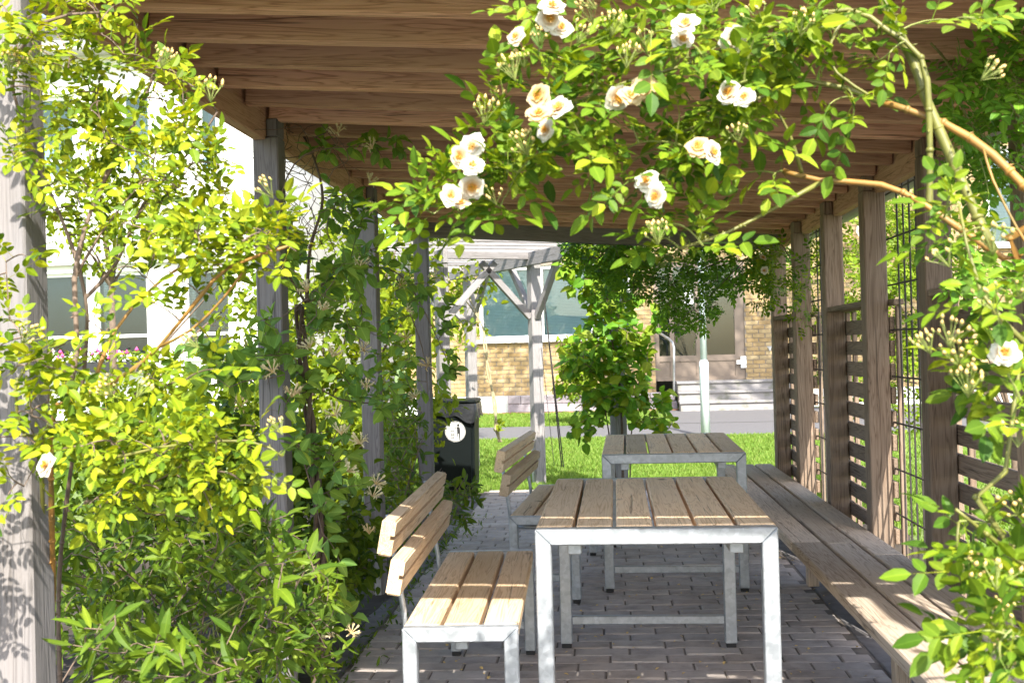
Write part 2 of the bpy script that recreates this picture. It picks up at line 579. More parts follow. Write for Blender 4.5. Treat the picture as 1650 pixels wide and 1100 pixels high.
def bar(name, a, b, mat, parent=None, off=PO, bev=.004, kind=None):
    """axis-aligned timber between two corners; its local x runs along the longest side"""
    a, b = np.minimum(a, b), np.maximum(a, b)
    d = b - a
    ax = int(np.argmax(d))
    c = (a + b) / 2 - off
    if ax == 0: return put(name, cbox(d[0], d[1], d[2], mat, bev), parent, c, (0, 0, 0), kind)
    if ax == 1: return put(name, cbox(d[1], d[0], d[2], mat, bev), parent, c, (0, 0, math.pi / 2), kind)
    return put(name, cbox(d[2], d[1], d[0], mat, bev), parent, c, (0, -math.pi / 2, 0), kind)


BEAML_Z, BEAMR_Z = 2.112, 1.948


def post(x0, yf, mat, side, top):
    x1 = x0 + PS
    zt = BEAML_Z if side < 0 else BEAMR_Z
    L = zt + .02
    # the lower, full section with the upper tongue beside the beam, in local axes with x up
    bm = MB()
    bm.box((0, 0, 0), (zt, PS, PS))
    if side < 0: bm.box((zt, .002, .052), (top, PS - .002, PS - .001))
    else: bm.box((zt, .002, .001), (top, PS - .002, .05))
    me = bm.mesh('post', mat)
    bmod = bmesh.new(); bmod.from_mesh(me)
    bmesh.ops.bevel(bmod, geom=bmod.edges[:], offset=.005, segments=1, affect='EDGES')
    bmod.to_mesh(me); bmod.free()
    o = bpy.data.objects.new('post', me)
    COL.objects.link(o)
    o.parent = perg
    # local x -> world z, local y -> world y, local z -> world x
    M = Matrix(((0, 0, 1, x0 - PO[0]), (0, 1, 0, yf - PO[1]), (1, 0, 0, .012), (0, 0, 0, 1)))
    o.matrix_basis = M
    fo = MB().box((0, -.006, 0), (.19, -.001, .032), 0)
    for zz in (.05, .15):
        fo.tube([(zz, -.006, .016), (zz, -.013, .016)], .008, 6, 0)
    br = fo.build('post_bracket', STEEL, o, (0.0, 0, .05))
    return o


for yv in ROWS:
    post(PXL, yv, W_GREY, -1, rz(PXL + PS) - .004)
for yv in ROWS + RMID:
    post(PXR, yv, W_BROWN, 1, rz(PXR) - .008)
# long beams
for a, b in ((1.75, 4.22), (4.222, 6.035), (6.037, 8.0)):
    bar('beam', (PXL + .001, a, BEAML_Z + .001), (PXL + .05, b, RZL + .14), W_RAFT, perg)
    bar('beam', (PXR + .053, a, BEAMR_Z + .001), (PXR + PS + .002, b, RZR + .135), W_RAFT, perg)
# rafters
R0, RST, RD = 3.0436, .2852, .145
th = math.atan(SL)
for n in range(-3, 17):
    yv = R0 + n * RST
    L = (RXR - RXL) / math.cos(th)
    me = cbox(L, .045, RD, W_RAFT, .003)
    cx, cz = (RXL + RXR) / 2, (RZL + RZR) / 2 + RD / 2 / math.cos(th)
    put('rafter', me, perg, (cx, yv + .0225 - PO[1], cz), (0, -th, 0))
# end beam and its metal flashing
me = cbox((RXR - RXL) + .02, .045, .12, W_GREY, .004)
put('end_beam', me, perg, ((RXL + RXR) / 2, 7.80 - .025 - PO[1], (RZL + RZR) / 2 - .033), (0, -th, 0))
me = cbox((RXR - RXL) + .3, .02, .02, STEEL, 0)
put('flashing', me, perg, ((RXL + RXR) / 2, 8.03 - PO[1], (RZL + RZR) / 2 + RD - .02), (0, -th, 0))


def corr(name, y0, y1):
    vs, fs = [], []
    n = max(4, int((y1 - y0) / .0127))
    ex0, ex1 = -1.46, 1.45
    for i in range(n + 1):
        yv = y0 + (y1 - y0) * i / n
        w = .008 * math.sin(yv / .076 * 2 * math.pi)
        for x in (ex0, ex1):
            vs.append((x, yv - PO[1], rz(x) + RD + .014 + w))
        for x in (ex0, ex1):
            vs.append((x, yv - PO[1], rz(x) + RD + .0165 + w))
    for i in range(n):
        a = 4 * i
        fs += [(a, a + 4, a + 5, a + 1), (a + 2, a + 3, a + 7, a + 6)]
    fs += [(0, 1, 3, 2), (4 * n, 4 * n + 2, 4 * n + 3, 4 * n + 1)]
    return put(name, mesh(name, vs, fs, ROOF, True), perg)


corr('roof_sheet', 2.075, 2.243)
corr('roof_sheet', 2.27, 5.2)
corr('roof_sheet', 5.15, 8.04).location.z = .006
# gutter along the low side
g = MB()
gy0, gy1, gx, gz, gr = 1.85, 8.1, 1.462, 2.06, .052
ring = [(gx + gr * math.cos(t), gz + gr * math.sin(t)) for t in np.linspace(math.pi, 2 * math.pi, 9)]
ring2 = [(gx + (gr - .003) * math.cos(t), gz + (gr - .003) * math.sin(t)) for t in np.linspace(2 * math.pi, math.pi, 9)]
prof = ring + ring2
m_ = len(prof)
vs = [(x, gy0 - 5, z) for x, z in prof] + [(x, gy1 - 5, z) for x, z in prof]
fs = [(i, (i + 1) % m_, m_ + (i + 1) % m_, m_ + i) for i in range(m_)] + [tuple(range(m_))[::-1], tuple(range(m_, 2 * m_))]
put('gutter', mesh('gutter', vs, fs, ROOF, False), perg)

# screens between the right-hand posts: slatted bays with a cap board, and rod-grid bays
XO = PXR + PS
slat_bays = [(6.917, 7.803), (5.096, 5.988), (3.22, 4.172), (1.4, 2.274)]
for y0, y1 in slat_bays:
    for k in range(13):
        z = .09 + k * .1035
        if k == 12: z += .0
        bar('slat', (XO + .004, y0 - .0 + random.uniform(0, .004), z + random.uniform(-.003, .003)), (XO + .026, y1 + PS, z + .07), W_BROWN, perg, bev=.003)
    bar('cap_board', (PXR + .004, y0 - .06, 1.452), (XO + .055, y1 - .002 if y1 < 7.9 else y1, 1.478), W_BROWN, perg) if False else None
    c = MB()
    bar('cap_board', (PXR + .008, y0 + PS + .002, 1.452), (XO + .0, y1 - .003, 1.478), W_BROWN, perg, bev=.003)
    bar('cap_board', (XO + .003, y0 - .07, 1.4525), (XO + .05, y1 + PS + .07, 1.4775), W_BROWN, perg, bev=.003)
    for yy in (y0 - .028, y1 + PS + .005, y1 - .045):
        bar('batten', (XO + .027, yy, .05), (XO + .049, yy + .03 if yy < y1 - .03 else yy + .04, 1.45), W_BROWN, perg, bev=.003)
for y0, y1 in ((5.988 + PS, 6.917), (4.172 + PS, 5.096), (2.274 + PS, 3.22)):
    gm = MB()
    x = XO + .018
    for yy in np.arange(y0 + .03, y1 - .02, .098):
        gm.tube([(x, yy - 5, .06), (x + random.uniform(-.004, .004), yy + random.uniform(-.004, .004) - 5, 1.0), (x, yy - 5, 1.98)], .0042, 5)
    for zz in np.arange(.14, 2.0, .2):
        gm.tube([(x - .008, y0 - .05 - 5, zz), (x - .008, y1 + .05 - 5, zz + random.uniform(-.004, .004))], .0042, 5)
    gm.build('rod_grid', IRON, perg)

# ------------------------------------------------------------------ furniture
def frame_end(width, height, tube, yv, cross_z, parent, xs=0.0, name='end_frame'):
    """an inverted U of square tube with mitred corners, a low cross bar and rubber feet"""
    t = tube
    x0, x1 = xs, xs + width
    b = MB()
    y0, y1 = yv, yv + t
    foot = .018
    for xa, xb, inner in ((x0, x0 + t, 1), (x1 - t, x1, -1)):
        if inner == 1: tops = (height, height - t)
        else: tops = (height - t, height)
        b.hexa([(xa, y0, foot), (xb, y0, foot), (xb, y1, foot), (xa, y1, foot),
                (xa, y0, tops[0]), (xb, y0, tops[1]), (xb, y1, tops[1]), (xa, y1, tops[0])])
    e = .0012
    b.hexa([(x0 + t + e, y0, height - t), (x1 - t - e, y0, height - t), (x1 - t - e, y1, height - t), (x0 + t + e, y1, height - t),
            (x0 + e, y0, height), (x1 - e, y0, height), (x1 - e, y1, height), (x0 + e, y1, height)])
    b.box((x0 + t, y0 + .008, cross_z), (x1 - t, y1 - .008, cross_z + .036))
    me = b.mesh(name, GALV)
    bm = bmesh.new(); bm.from_mesh(me)
    bmesh.ops.bevel(bm, geom=bm.edges[:], offset=.0035, segments=1, affect='EDGES')
    bm.to_mesh(me); bm.free()
    o = put(name, me, parent)
    for xa in (x0 + .004, x1 - t + .004):
        put('foot', cbox(t - .008, t - .008, .018, RUBBER, .002), o, (xa + (t - .008) / 2, yv + t / 2, .009))
    return o


def table(loc, rz_, label):
    W, L, Hh, t = .757, 1.405, .73, .05
    root = thing('picnic_table', loc, label, 'table', 'steel framed tables under the pergola', rz_)
    frame_end(W, Hh, t, 0, .10, root)
    frame_end(W, Hh, t, L - t, .10, root)
    for x in (.1, W - .145):
        put('side_rail', cbox(L - 2 * t - .004, .045, .04, GALV, .003), root, (x + .022, L / 2, Hh - .068), (0, 0, math.pi / 2))
    n = 6
    gap = .012
    bw = (W - (n - 1) * gap) / n
    for i in range(n):
        put('table_board', cbox(L - 2 * t - .006, bw, .042, W_TAN, .006), root,
            (bw / 2 + i * (bw + gap), L / 2 + random.uniform(-.0015, .0015), Hh - .021 + .003 + random.uniform(-.001, .0015)), (random.uniform(-.006, .006), 0, math.pi / 2 * (1 if i % 2 else -1)))
    return root


table((-.2263, 3.5855, 0), -.0118 * -1 * -1, 'nearer wooden plank table with galvanised steel frame and sunlit front')
table((-.0151, 6.0587, 0), -.022, 'farther wooden plank table in shade beside the lawn')


def bench(loc, rz_, label):
    W, L, Hh, t = .362, 1.372, .444, .045
    root = thing('slatted_bench', loc, label, 'bench', 'backed benches beside the tables', rz_)
    frame_end(W, Hh, t, 0, .11, root)
    frame_end(W, Hh, t, L - t, .11, root)
    n, gap = 3, .014
    bw = (W - (n - 1) * gap) / n
    put('seat_rail', cbox(L - 2 * t - .004, .04, .035, GALV, .003), root, (W / 2, L / 2, Hh - .062), (0, 0, math.pi / 2))
    for i in range(n):
        put('seat_board', cbox(L - 2 * t - .006, bw, .042, W_TAN, .006), root,
            (bw / 2 + i * (bw + gap), L / 2, Hh - .019 + random.uniform(-.001, .001)), (random.uniform(-.006, .006), 0, math.pi / 2 * (1 if i % 2 else -1)))
    # backrest boards, thick, with a groove cut in the rear face, leaning back
    bh, bt = .112, .046
    for zc, xc in ((.606, -.012), (.728, -.036)):
        prof = [(-bt / 2, -bh / 2), (bt / 2, -bh / 2), (bt / 2, bh / 2), (-bt / 2, bh / 2), (-bt / 2, .010), (-bt / 2 + .013, .010), (-bt / 2 + .013, -.004), (-bt / 2, -.004)]
        # local x along the board
        m_ = len(prof)
        Lb = L + .02
        vs = [(-Lb / 2, p, q) for p, q in prof] + [(Lb / 2, p, q) for p, q in prof]
        fs = [(i, (i + 1) % m_, m_ + (i + 1) % m_, m_ + i) for i in range(m_)]
        fs += [(7, 6, 5, 4, 3, 2, 1, 0), tuple(range(m_, 2 * m_))]
        me = mesh('backrest_board', vs, [f[::-1] for f in fs], W_TAN)
        bm = bmesh.new(); bm.from_mesh(me)
        es = [e for e in bm.edges if all(abs(abs(v.co.z) - bh / 2) < 1e-4 and abs(abs(v.co.y) - bt / 2) < 1e-4 for v in e.verts)]
        bmesh.ops.bevel(bm, geom=es, offset=.005, segments=2, affect='EDGES')
        bmesh.ops.recalc_face_normals(bm, faces=bm.faces)
        bm.to_mesh(me); bm.free()
        o = bpy.data.objects.new('backrest_board', me)
        COL.objects.link(o); o.parent = root
        o.matrix_basis = Matrix.Translation((xc, L / 2 - .012, zc)) @ Matrix.Rotation(math.pi / 2, 4, 'Z') @ Matrix.Rotation(math.radians(11), 4, 'X')
    # bent flat-steel uprights
    for yv in (.20, L - .22):
        b = MB()
        b.tube([(W * .5, yv, Hh - .085), (-.02, yv, Hh - .085)], .011, 8)
        b.tube([(-.012, yv, Hh - .105), (-.024, yv, Hh + .02), (-.036, yv, .55), (-.066, yv, .77)], .0095, 8)
        b.tube([(-.045, yv, .60), (-.02, yv, .605)], .006, 6)
        b.build('backrest_support', GALV, root, smooth=True)
    return root


bench((-.6426, 3.494, 0), .0251, 'nearer wooden bench with plank backrest and sunlit steel front')
bench((-.500, 5.823, 0), -.055, 'farther wooden bench with plank backrest, half hidden behind the nearer table')

wb = thing('wall_bench', (.97, 5, 0), 'long weathered plank bench running along the slatted screen', 'bench')
WO = np.array([.97, 5, 0])
ZB = .4619
for x0, x1, seams in ((.775, .900, (1.3, 4.86, 8.02)), (.910, 1.030, (1.3, 4.83, 8.02)), (1.041, 1.156, (1.3, 4.55, 8.02))):
    for a, b in zip(seams[:-1], seams[1:]):
        bar('seat_board', (x0, a + .0015, ZB - .045 + random.uniform(-.001, .002)), (x1, b - .0015, ZB + random.uniform(-.001, .001)), W_BENCH, wb, WO, .005)
for yy in (2.35, 4.3, 6.1, 7.7):
    bar('bearer', (.93, yy, ZB - .14), (1.155, yy + .045, ZB - .048), W_BENCH, wb, WO)
    bar('leg', (1.06, yy + .047, .0), (1.12, yy + .107, ZB - .05), W_BENCH, wb, WO)

# ------------------------------------------------------------------ litter bin
bin_o = thing('litter_bin', (-1.36, 10.35, 0), 'dark green litter bin with black bag and round tidy sticker', 'bin')
b = MB()
w0, w1, d0, d1, hb = .19, .205, .2, .22, .80
b.hexa([(-w0, -d0, .05), (w0, -d0, .05), (w0, d0, .05), (-w0, d0, .05), (-w1, -d1, hb), (w1, -d1, hb), (w1, d1, hb), (-w1, d1, hb)])
me = b.mesh('bin_body', BINM)
bm = bmesh.new(); bm.from_mesh(me)
bmesh.ops.bevel(bm, geom=bm.edges[:], offset=.03, segments=3, affect='EDGES')
bm.to_mesh(me); bm.free()
body = put('bin_body', me, bin_o)
put('rim', cbox(.445, .475, .035, BINM, .012), bin_o, (0, 0, .845))
for sx in (-1, 1):
    put('lid_hinge', cbox(.10, .02, .02, BINM, .004), bin_o, (sx * .1, -.245, .85))
n = 64
vs, fs = [], []
for j, (zz, rr) in enumerate(((.828, .012), (.79, .02), (.745, .028), (.70, .022))):
    for i in range(n):
        t = 2 * math.pi * i / n
        ca, sa = math.cos(t), math.sin(t)
        k = 1 / max(abs(ca) / (w1 + .014), abs(sa) / (d1 + .014))
        wv = 1 + (.05 * math.sin(7 * t + j) + .035 * math.sin(17 * t + 2 * j)) * j / 3
        drop = (.03 * math.sin(3 * t + 1) + .02 * math.sin(8 * t)) * (j / 3) ** 2
        vs.append((ca * k * wv + ca * rr * .4, sa * k * wv + sa * rr * .4, zz + drop))
for j in range(3):
    for i in range(n):
        fs.append((j * n + i, j * n + (i + 1) % n, (j + 1) * n + (i + 1) % n, (j + 1) * n + i))
put('liner_bag', mesh('liner_bag', vs, fs, BAG, True), bin_o)
# round sticker: a figure dropping litter into a basket
stv = thing('tmp', (0, 0, 0), 'x', 'x'); bpy.data.objects.remove(stv)
s = MB()
R_ = .092
s.add([(R_ * math.cos(t), 0, R_ * math.sin(t)) for t in np.linspace(0, 2 * math.pi, 40)[:-1]], [tuple(range(39))], 0)
yk = -.0012
def poly(pts): s.add([(x, yk, z) for x, z in pts], [tuple(range(len(pts)))], 1)
rin, rout = R_ * .965, R_ * .90
for i in range(40):
    a, c2 = 2 * math.pi * i / 40, 2 * math.pi * (i + 1) / 40
    s.add([(rin * math.cos(a), yk, rin * math.sin(a)), (rin * math.cos(c2), yk, rin * math.sin(c2)), (rout * math.cos(c2), yk, rout * math.sin(c2)), (rout * math.cos(a), yk, rout * math.sin(a))], [(0, 1, 2, 3)], 1)
poly([(.028 + .013 * math.cos(t), .058 + .013 * math.sin(t)) for t in np.linspace(0, 2 * math.pi, 12)[:-1]])
poly([(.015, .043), (.042, .043), (.046, .0), (.040, -.072), (.030, -.072), (.030, -.02), (.024, -.02), (.018, -.072), (.008, -.072), (.016, 0)])
poly([(.016, .043), (.02, .034), (-.012, .026), (-.012, .034)])
poly([(-.048, .004), (-.004, .004), (-.004, .012), (-.048, .012)])
for k in range(5):
    x = -.046 + k * .0095
    sh = (k - 2) * -.0022
    poly([(x, 0), (x + .005, 0), (x + .005 + sh, -.062), (x + sh, -.062)])
poly([(-.042, -.066), (-.010, -.066), (-.010, -.060), (-.042, -.060)])
poly([(-.043, -.03), (-.008, -.03), (-.008, -.025), (-.043, -.025)])
s.build('sticker', [STICK, STICKB], bin_o, (.03, -.2185, .58), (math.atan(.02 / .75), 0, 0))

# ------------------------------------------------------------------ lamp post
lp = thing('lamp_post', (1.45, 16.4, 0), 'pale painted steel lamp post standing in the lawn by the path', 'lamp post')
b = MB()
b.tube([(0, 0, -.02), (0, 0, .98), (0, 0, 1.0), (0, 0, 1.05), (0, 0, 1.08)], [.066, .066, .07, .066, .048], 16)
b.build('pole_base', POLE, lp, smooth=True)
b = MB(); b.tube([(0, 0, 1.06), (0, 0, 4.0)], .047, 16); b.build('pole', POLE, lp, smooth=True)
b = MB(); b.tube([(0, 0, 3.98), (0, 0, 4.05), (0, 0, 4.3), (0, 0, 4.42), (0, 0, 4.45)], [.06, .11, .17, .2, .02], 16); b.build('lamp_head', POLE, lp, smooth=True)

# ------------------------------------------------------------------ second pergola, bleached timber, on the lawn
sp = thing('garden_arbour', (-.6, 11, 0), 'bleached grey timber arbour with diagonal braces on the lawn', 'arbour')
SO = np.array([-.6, 11, 0])
d1_ = np.array([.76, -1.42]) / 1.611
d2_ = np.array([-.88, -.47]); d2_ /= np.linalg.norm(d2_)
A0 = np.array([-.64, 11.03])
pA = [A0 - d1_ * 1.72, A0, A0 + d1_ * 1.62]
pB = [A0 + d2_ * .96 - d1_ * 1.72, A0 + d2_ * .96]
ang = math.atan2(d1_[1], d1_[0])


def slant(name, a, b, w, h, mat, parent, off):
    a, b = np.asarray(a, float), np.asarray(b, float)
    L = np.linalg.norm(b - a)
    q = Vector(b - a).to_track_quat('X', 'Z')
    o = put(name, cbox(round(L, 2), w, h, mat, .004), parent)
    o.rotation_mode = 'QUATERNION'
    o.rotation_quaternion = q
    o.location = (a + b) / 2 - off
    return o


ZS = 2.20
for p in pA + pB:
    o = put('post', cbox(ZS + .1, .108, .108, W_WHITE, .006), sp, (p[0] - SO[0], p[1] - SO[1], ZS / 2 + .02), (0, -math.pi / 2, 0))
    o.rotation_euler = (0, -math.pi / 2, 0)
    o.matrix_basis = Matrix.Translation((p[0] - SO[0], p[1] - SO[1], ZS / 2 + .0)) @ Matrix.Rotation(ang, 4, 'Z') @ Matrix.Rotation(-math.pi / 2, 4, 'Y')
    f = MB(); f.box((-.02, -.062, .01), (.02, -.056, .17)); f.build('post_bracket', STEEL, sp, (p[0] - SO[0], p[1] - SO[1], 0), (0, 0, ang))
def v3(p, z): return np.array([p[0], p[1], z])
so_ = d2_ * .0785
for line in (pA, pB):
    for sg in (1,):
        slant('beam', v3(line[0] - d1_ * .35 + sg * so_, ZS - .03), v3(line[-1] + d1_ * (.5 if line is pA else .35) + sg * so_, ZS - .03), .045, .13, W_WHITE, sp, SO)
for t in (-1.72, 0):
    q0 = A0 + d1_ * t
    slant('cross_beam', v3(q0 - d2_ * .25 + d1_ * .08, ZS + .0), v3(q0 + d2_ * 1.2 + d1_ * .08, ZS + .0), .045, .07, W_WHITE, sp, SO)
for k in range(12):
    q = A0 + d1_ * (-2.0 + k * .33)
    slant('top_slat', v3(q - d2_ * .35, ZS + .1), v3(q + d2_ * 1.5, ZS + .1), .028, .06, W_WHITE, sp, SO)
bz = .52
for p, dirs in ((pA[1], (d2_, d1_, -d1_)), (pB[1], (-d2_, -d1_)), (pA[0], (d1_, d2_)), (pA[2], (-d1_,)), (pB[0], (d1_,))):
    for dv in dirs:
        slant('brace', v3(p + dv * .05, ZS - .07 - bz), v3(p + dv * (bz + .03), ZS - .06), .055, .06, W_WHITE, sp, SO)

# ------------------------------------------------------------------ brick building behind the lawn
YB = 24.0
bb = thing('brick_building', (0, YB, 0), 'yellow brick building with white framed windows and bronze door', 'building')
BO = np.array([0, YB, 0])


def brickmat():
    m, nt, b = nmat('yellow_brick')
    v, oi = ocoord(nt, (1.100, 1.150, 1.300))
    ge = nt.nodes.new('ShaderNodeNewGeometry')
    n = N(nt, 'ShaderNodeTexNoise', i_Scale=14.0, i_Detail=5.0)
    nt.links.new(v, n.inputs['Vector'])
    r = mathn(nt, 'FRACT', mathn(nt, 'ADD', oi.outputs['Random'], ge.outputs['Random Per Island']))
    c = ramp(nt, r, [(0, (0.331, 0.223, 0.101)), (.35, (0.396, 0.288, 0.144)), (.6, (0.360, 0.245, 0.108)), (.85, (0.432, 0.331, 0.180)), (1, (0.302, 0.202, 0.086))])
    c = mixc(nt, 1.0, c, ramp(nt, n.outputs[0], [(.3, (.75,) * 3), (.7, (1.12,) * 3)]), 'MULTIPLY')
    nt.links.new(c, b.inputs['Base Color'])
    b.inputs['Roughness'].default_value = .9
    return m


BRICK = brickmat()
def bx_(px, y=500): return P(px, y, YB)[0]
def bz_(py, px=900): return P(px, py, YB)[2]
wx0, wx1 = bx_(772), bx_(1018)
wz0, wz1 = bz_(546, 850), bz_(428, 850)
dx0, dx1 = bx_(1054), bx_(1199)
dz0, dz1 = .56, 3.05
w2x0, w2x1, w2z0, w2z1 = bx_(1590, 330), bx_(1790, 330), bz_(395, 1600), bz_(240, 1600)
BX0, BX1, BZ0, BZ1 = -4.2, 15.0, .33, 6.2
holes = [(wx0, wx1, wz0, wz1), (dx0, dx1, -1, dz1), (w2x0, w2x1, w2z0, w2z1)]
# mortar wall built round the openings
core = MB()
xs = sorted({BX0, BX1, wx0, wx1, dx0, dx1, w2x0, w2x1})
zs = sorted({-.1, BZ1, wz0, wz1, dz1, w2z0, w2z1})
for i in range(len(xs) - 1):
    for j in range(len(zs) - 1):
        cx, cz = (xs[i] + xs[i + 1]) / 2, (zs[j] + zs[j + 1]) / 2
        if any(a < cx < b and c < cz < d for a, b, c, d in holes): continue
        core.box((xs[i], .012, zs[j]), (xs[i + 1], .32, zs[j + 1]))
core.build('wall', MORTAR, bb)
bl, bh_ = .262, .0905
bricks = []
r = 0
z = BZ0
while z < BZ1 - .05:
    x = BX0 - (bl / 2 if r % 2 else 0)
    while x < BX1:
        segs = [(max(x, BX0), min(x + bl, BX1))]
        for a, b_, c, d in holes:
            if c - .03 < z + bh_ / 2 < d + .03:
                ns = []
                for s0, s1 in segs:
                    if s1 <= a or s0 >= b_: ns.append((s0, s1)); continue
                    if s0 < a: ns.append((s0, a))
                    if s1 > b_: ns.append((b_, s1))
                segs = ns
        for s0, s1 in segs:
            if s1 - s0 > .05: bricks.append((s0, s1, z))
        x += bl
    z += bh_
    r += 1


def bscore(t):
    px, py, _ = proj(((t[0] + t[1]) / 2, YB, t[2] + .04))
    if 735 < px < 905 and 545 < py < 640: return 0 + abs(px - 830) * .01
    if 1198 < px < 1252 and 420 < py < 612: return 1
    if 1020 < px < 1056 and 430 < py < 560: return 2
    return 3 + abs(px - 900) / 1000 + abs(py - 550) / 1000


bricks.sort(key=bscore)
rest = MB()
for i, (s0, s1, z) in enumerate(bricks):
    dy = random.uniform(-.002, .002)
    if i < 300:
        w = round((s1 - s0 - .012) / .02) * .02
        put('brick', cbox(w, .06, bh_ - .012, BRICK, .003), bb, ((s0 + s1) / 2, .03 + dy, z + bh_ / 2))
    else:
        rest.box((s0 + .006, dy, z + .006), (s1 - .006, .05, z + bh_ - .006))
rest.build('wall_bricks', BRICK, bb, kind='stuff')
bar('plinth', (BX0, YB - .03, -.1), (dx0 - .45, YB + .2, BZ0 - .004), PLASTER, bb, BO, 0)
bar('plinth', (dx1 + .002, YB - .03, -.1), (BX1, YB + .2, BZ0 - .004), PLASTER, bb, BO, 0)
# flat roof with eave
bar('roof', (BX0 - .5, YB - .7, BZ1), (BX1 + .5, YB + 9, BZ1 + .3), GREYTRIM, bb, BO, 0)
bar('back_wall', (BX0, YB + 8.6, -.1), (BX1, YB + 8.9, BZ1 - .002), MORTAR, bb, BO, 0)
bar('end_wall', (BX0, YB + .322, -.1), (BX0 + .3, YB + 8.598, BZ1 - .002), MORTAR, bb, BO, 0)


def window(parent, off, x0, x1, z0, z1, y, mull, blind=None, sill=True, bar_at=None, frame=TRIM, inner=None):
    """a window frame (part) with pane, blind and sill as its own pieces, set back in the wall"""
    t = .075
    f = MB()
    yy = y - off[1]
    X0, X1, Z0, Z1 = x0 - off[0], x1 - off[0], z0 - off[2], z1 - off[2]
    f.box((X0, yy, Z0), (X1, yy + .08, Z0 + t)); f.box((X0, yy, Z1 - t), (X1, yy + .08, Z1))
    f.box((X0, yy + .001, Z0 + t), (X0 + t, yy + .079, Z1 - t)); f.box((X1 - t, yy + .001, Z0 + t), (X1, yy + .079, Z1 - t))
    for mx in mull: f.box((mx - off[0] - t / 2, yy + .002, Z0 + t), (mx - off[0] + t / 2, yy + .078, Z1 - t))
    if bar_at: f.box((X0 + t, yy + .003, bar_at - off[2] - .03), (X1 - t, yy + .077, bar_at - off[2] + .03))
    o = f.build('window', frame, parent)
    edges = [x0] + list(mull) + [x1]
    for a, c in zip(edges[:-1], edges[1:]):
        p = MB(); p.box((a - off[0] + .03, yy + .035, Z0 + .03), (c - off[0] - .03, yy + .041, Z1 - .03)); p.build('pane', GLASS, o)
        if blind:
            q = MB()
            for zz in np.arange(Z0 + .06, Z1 - .04, .032):
                xa, xb = a - off[0] + .05, c - off[0] - .05
                q.add([(xa, yy + .12, zz), (xb, yy + .12, zz), (xb, yy + .13, zz + .029), (xa, yy + .13, zz + .029)], [(0, 1, 2, 3)])
            q.build('blind', blind, o)
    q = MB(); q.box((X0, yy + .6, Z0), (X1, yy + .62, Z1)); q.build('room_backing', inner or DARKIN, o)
    if sill:
        q = MB(); q.box((X0 - .06, yy - .16, Z0 - .07), (X1 + .06, yy + .06, Z0 - .002)); q.build('sill', TRIM, o)
    return o


window(bb, BO, wx0, wx1, wz0, wz1, YB + .06, [bx_(873), bx_(955)], BLIND)
window(bb, BO, w2x0, w2x1, w2z0, w2z1, YB + .06, [bx_(1690, 330)], BLIND)
# glazed bronze entrance
f = MB()
def fb(x0, x1, z0, z1, y0=.05, y1=.13): f.box((x0, y0, z0), (x1, y1, z1))
ex = [dx0, bx_(1082), bx_(1124), dx1]
t = .09
fb(dx0, dx1, dz1 - .1, dz1)
fb(dx0, dx1, dz0, dz0 + .08, .051, .129)
for x in (dx0, ex[1] - t / 2, ex[2] - t / 2, dx1 - .2):
    fb(x, x + (t if x < dx1 - .3 else .2), dz0 + .08, dz1 - .1, .052, .128)
zk = bz_(577, 1150)
fb(dx0 + t, ex[1] - t / 2, zk - .05, zk + .07, .053, .127); fb(ex[1] + t / 2, ex[2] - t / 2, zk - .05, zk + .07, .053, .127); fb(ex[2] + t / 2, dx1 - .2, zk - .05, zk + .07, .053, .127)
do = f.build('entrance_door', BRONZE, bb)
for a, c in ((dx0 + t, ex[1] - t / 2), (ex[1] + t / 2, ex[2] - t / 2), (ex[2] + t / 2, dx1 - .2)):
    q = MB(); q.box((a, .08, dz0 + .08), (c, .1, zk - .05)); q.build('kick_panel', BRONZE, do)
    q = MB(); q.box((a, .088, zk + .07), (c, .094, dz1 - .1)); q.build('pane', GLASS, do)
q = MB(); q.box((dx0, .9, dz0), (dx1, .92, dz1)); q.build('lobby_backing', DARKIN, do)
q = MB(); q.tube([(ex[2] + .1, -.0, bz_(530, 1130)), (ex[2] + .1, -.0, bz_(585, 1130))], .018, 8); q.build('door_handle', STEEL, do)
hx, hz = bx_(1196), bz_(583, 1195)
q = MB(); q.box((hx - .06, -.03, hz - .12), (hx + .05, .04, hz + .12)); q.box((hx - .15, -.06, hz - .04), (hx + .05, -.031, hz + .04)); q.build('lock_box', TRIM, do)
nx_, nz_ = bx_(1111), bz_(478, 1111)
q = MB(); q.box((nx_ - .09, .080, nz_ - .16), (nx_ + .09, .086, nz_ + .16), 0)
for k in range(6): q.box((nx_ - .07, .0785, nz_ + .11 - k * .045), (nx_ + .07 - .03 * (k % 3), .0795, nz_ + .125 - k * .045), 1)
q.build('notice', [STICK, STICKB], do)
tx, tz = bx_(1238), bz_(560, 1238)
q = MB(); q.tube([(tx, .01, tz), (tx, -.06, tz)], .035, 8); q.tube([(tx, -.06, tz), (tx, -.06, tz - .06)], .02, 6); q.tube([(tx - .06, -.065, tz + .02), (tx + .06, -.065, tz + .02)], .012, 6); q.build('garden_tap', STEEL, bb)
dpx = bx_(1483)
q = MB(); q.tube([(dpx, -.07, .1), (dpx, -.07, BZ1 - .05)], .06, 10); q.build('downpipe', TRIM, bb, smooth=True)

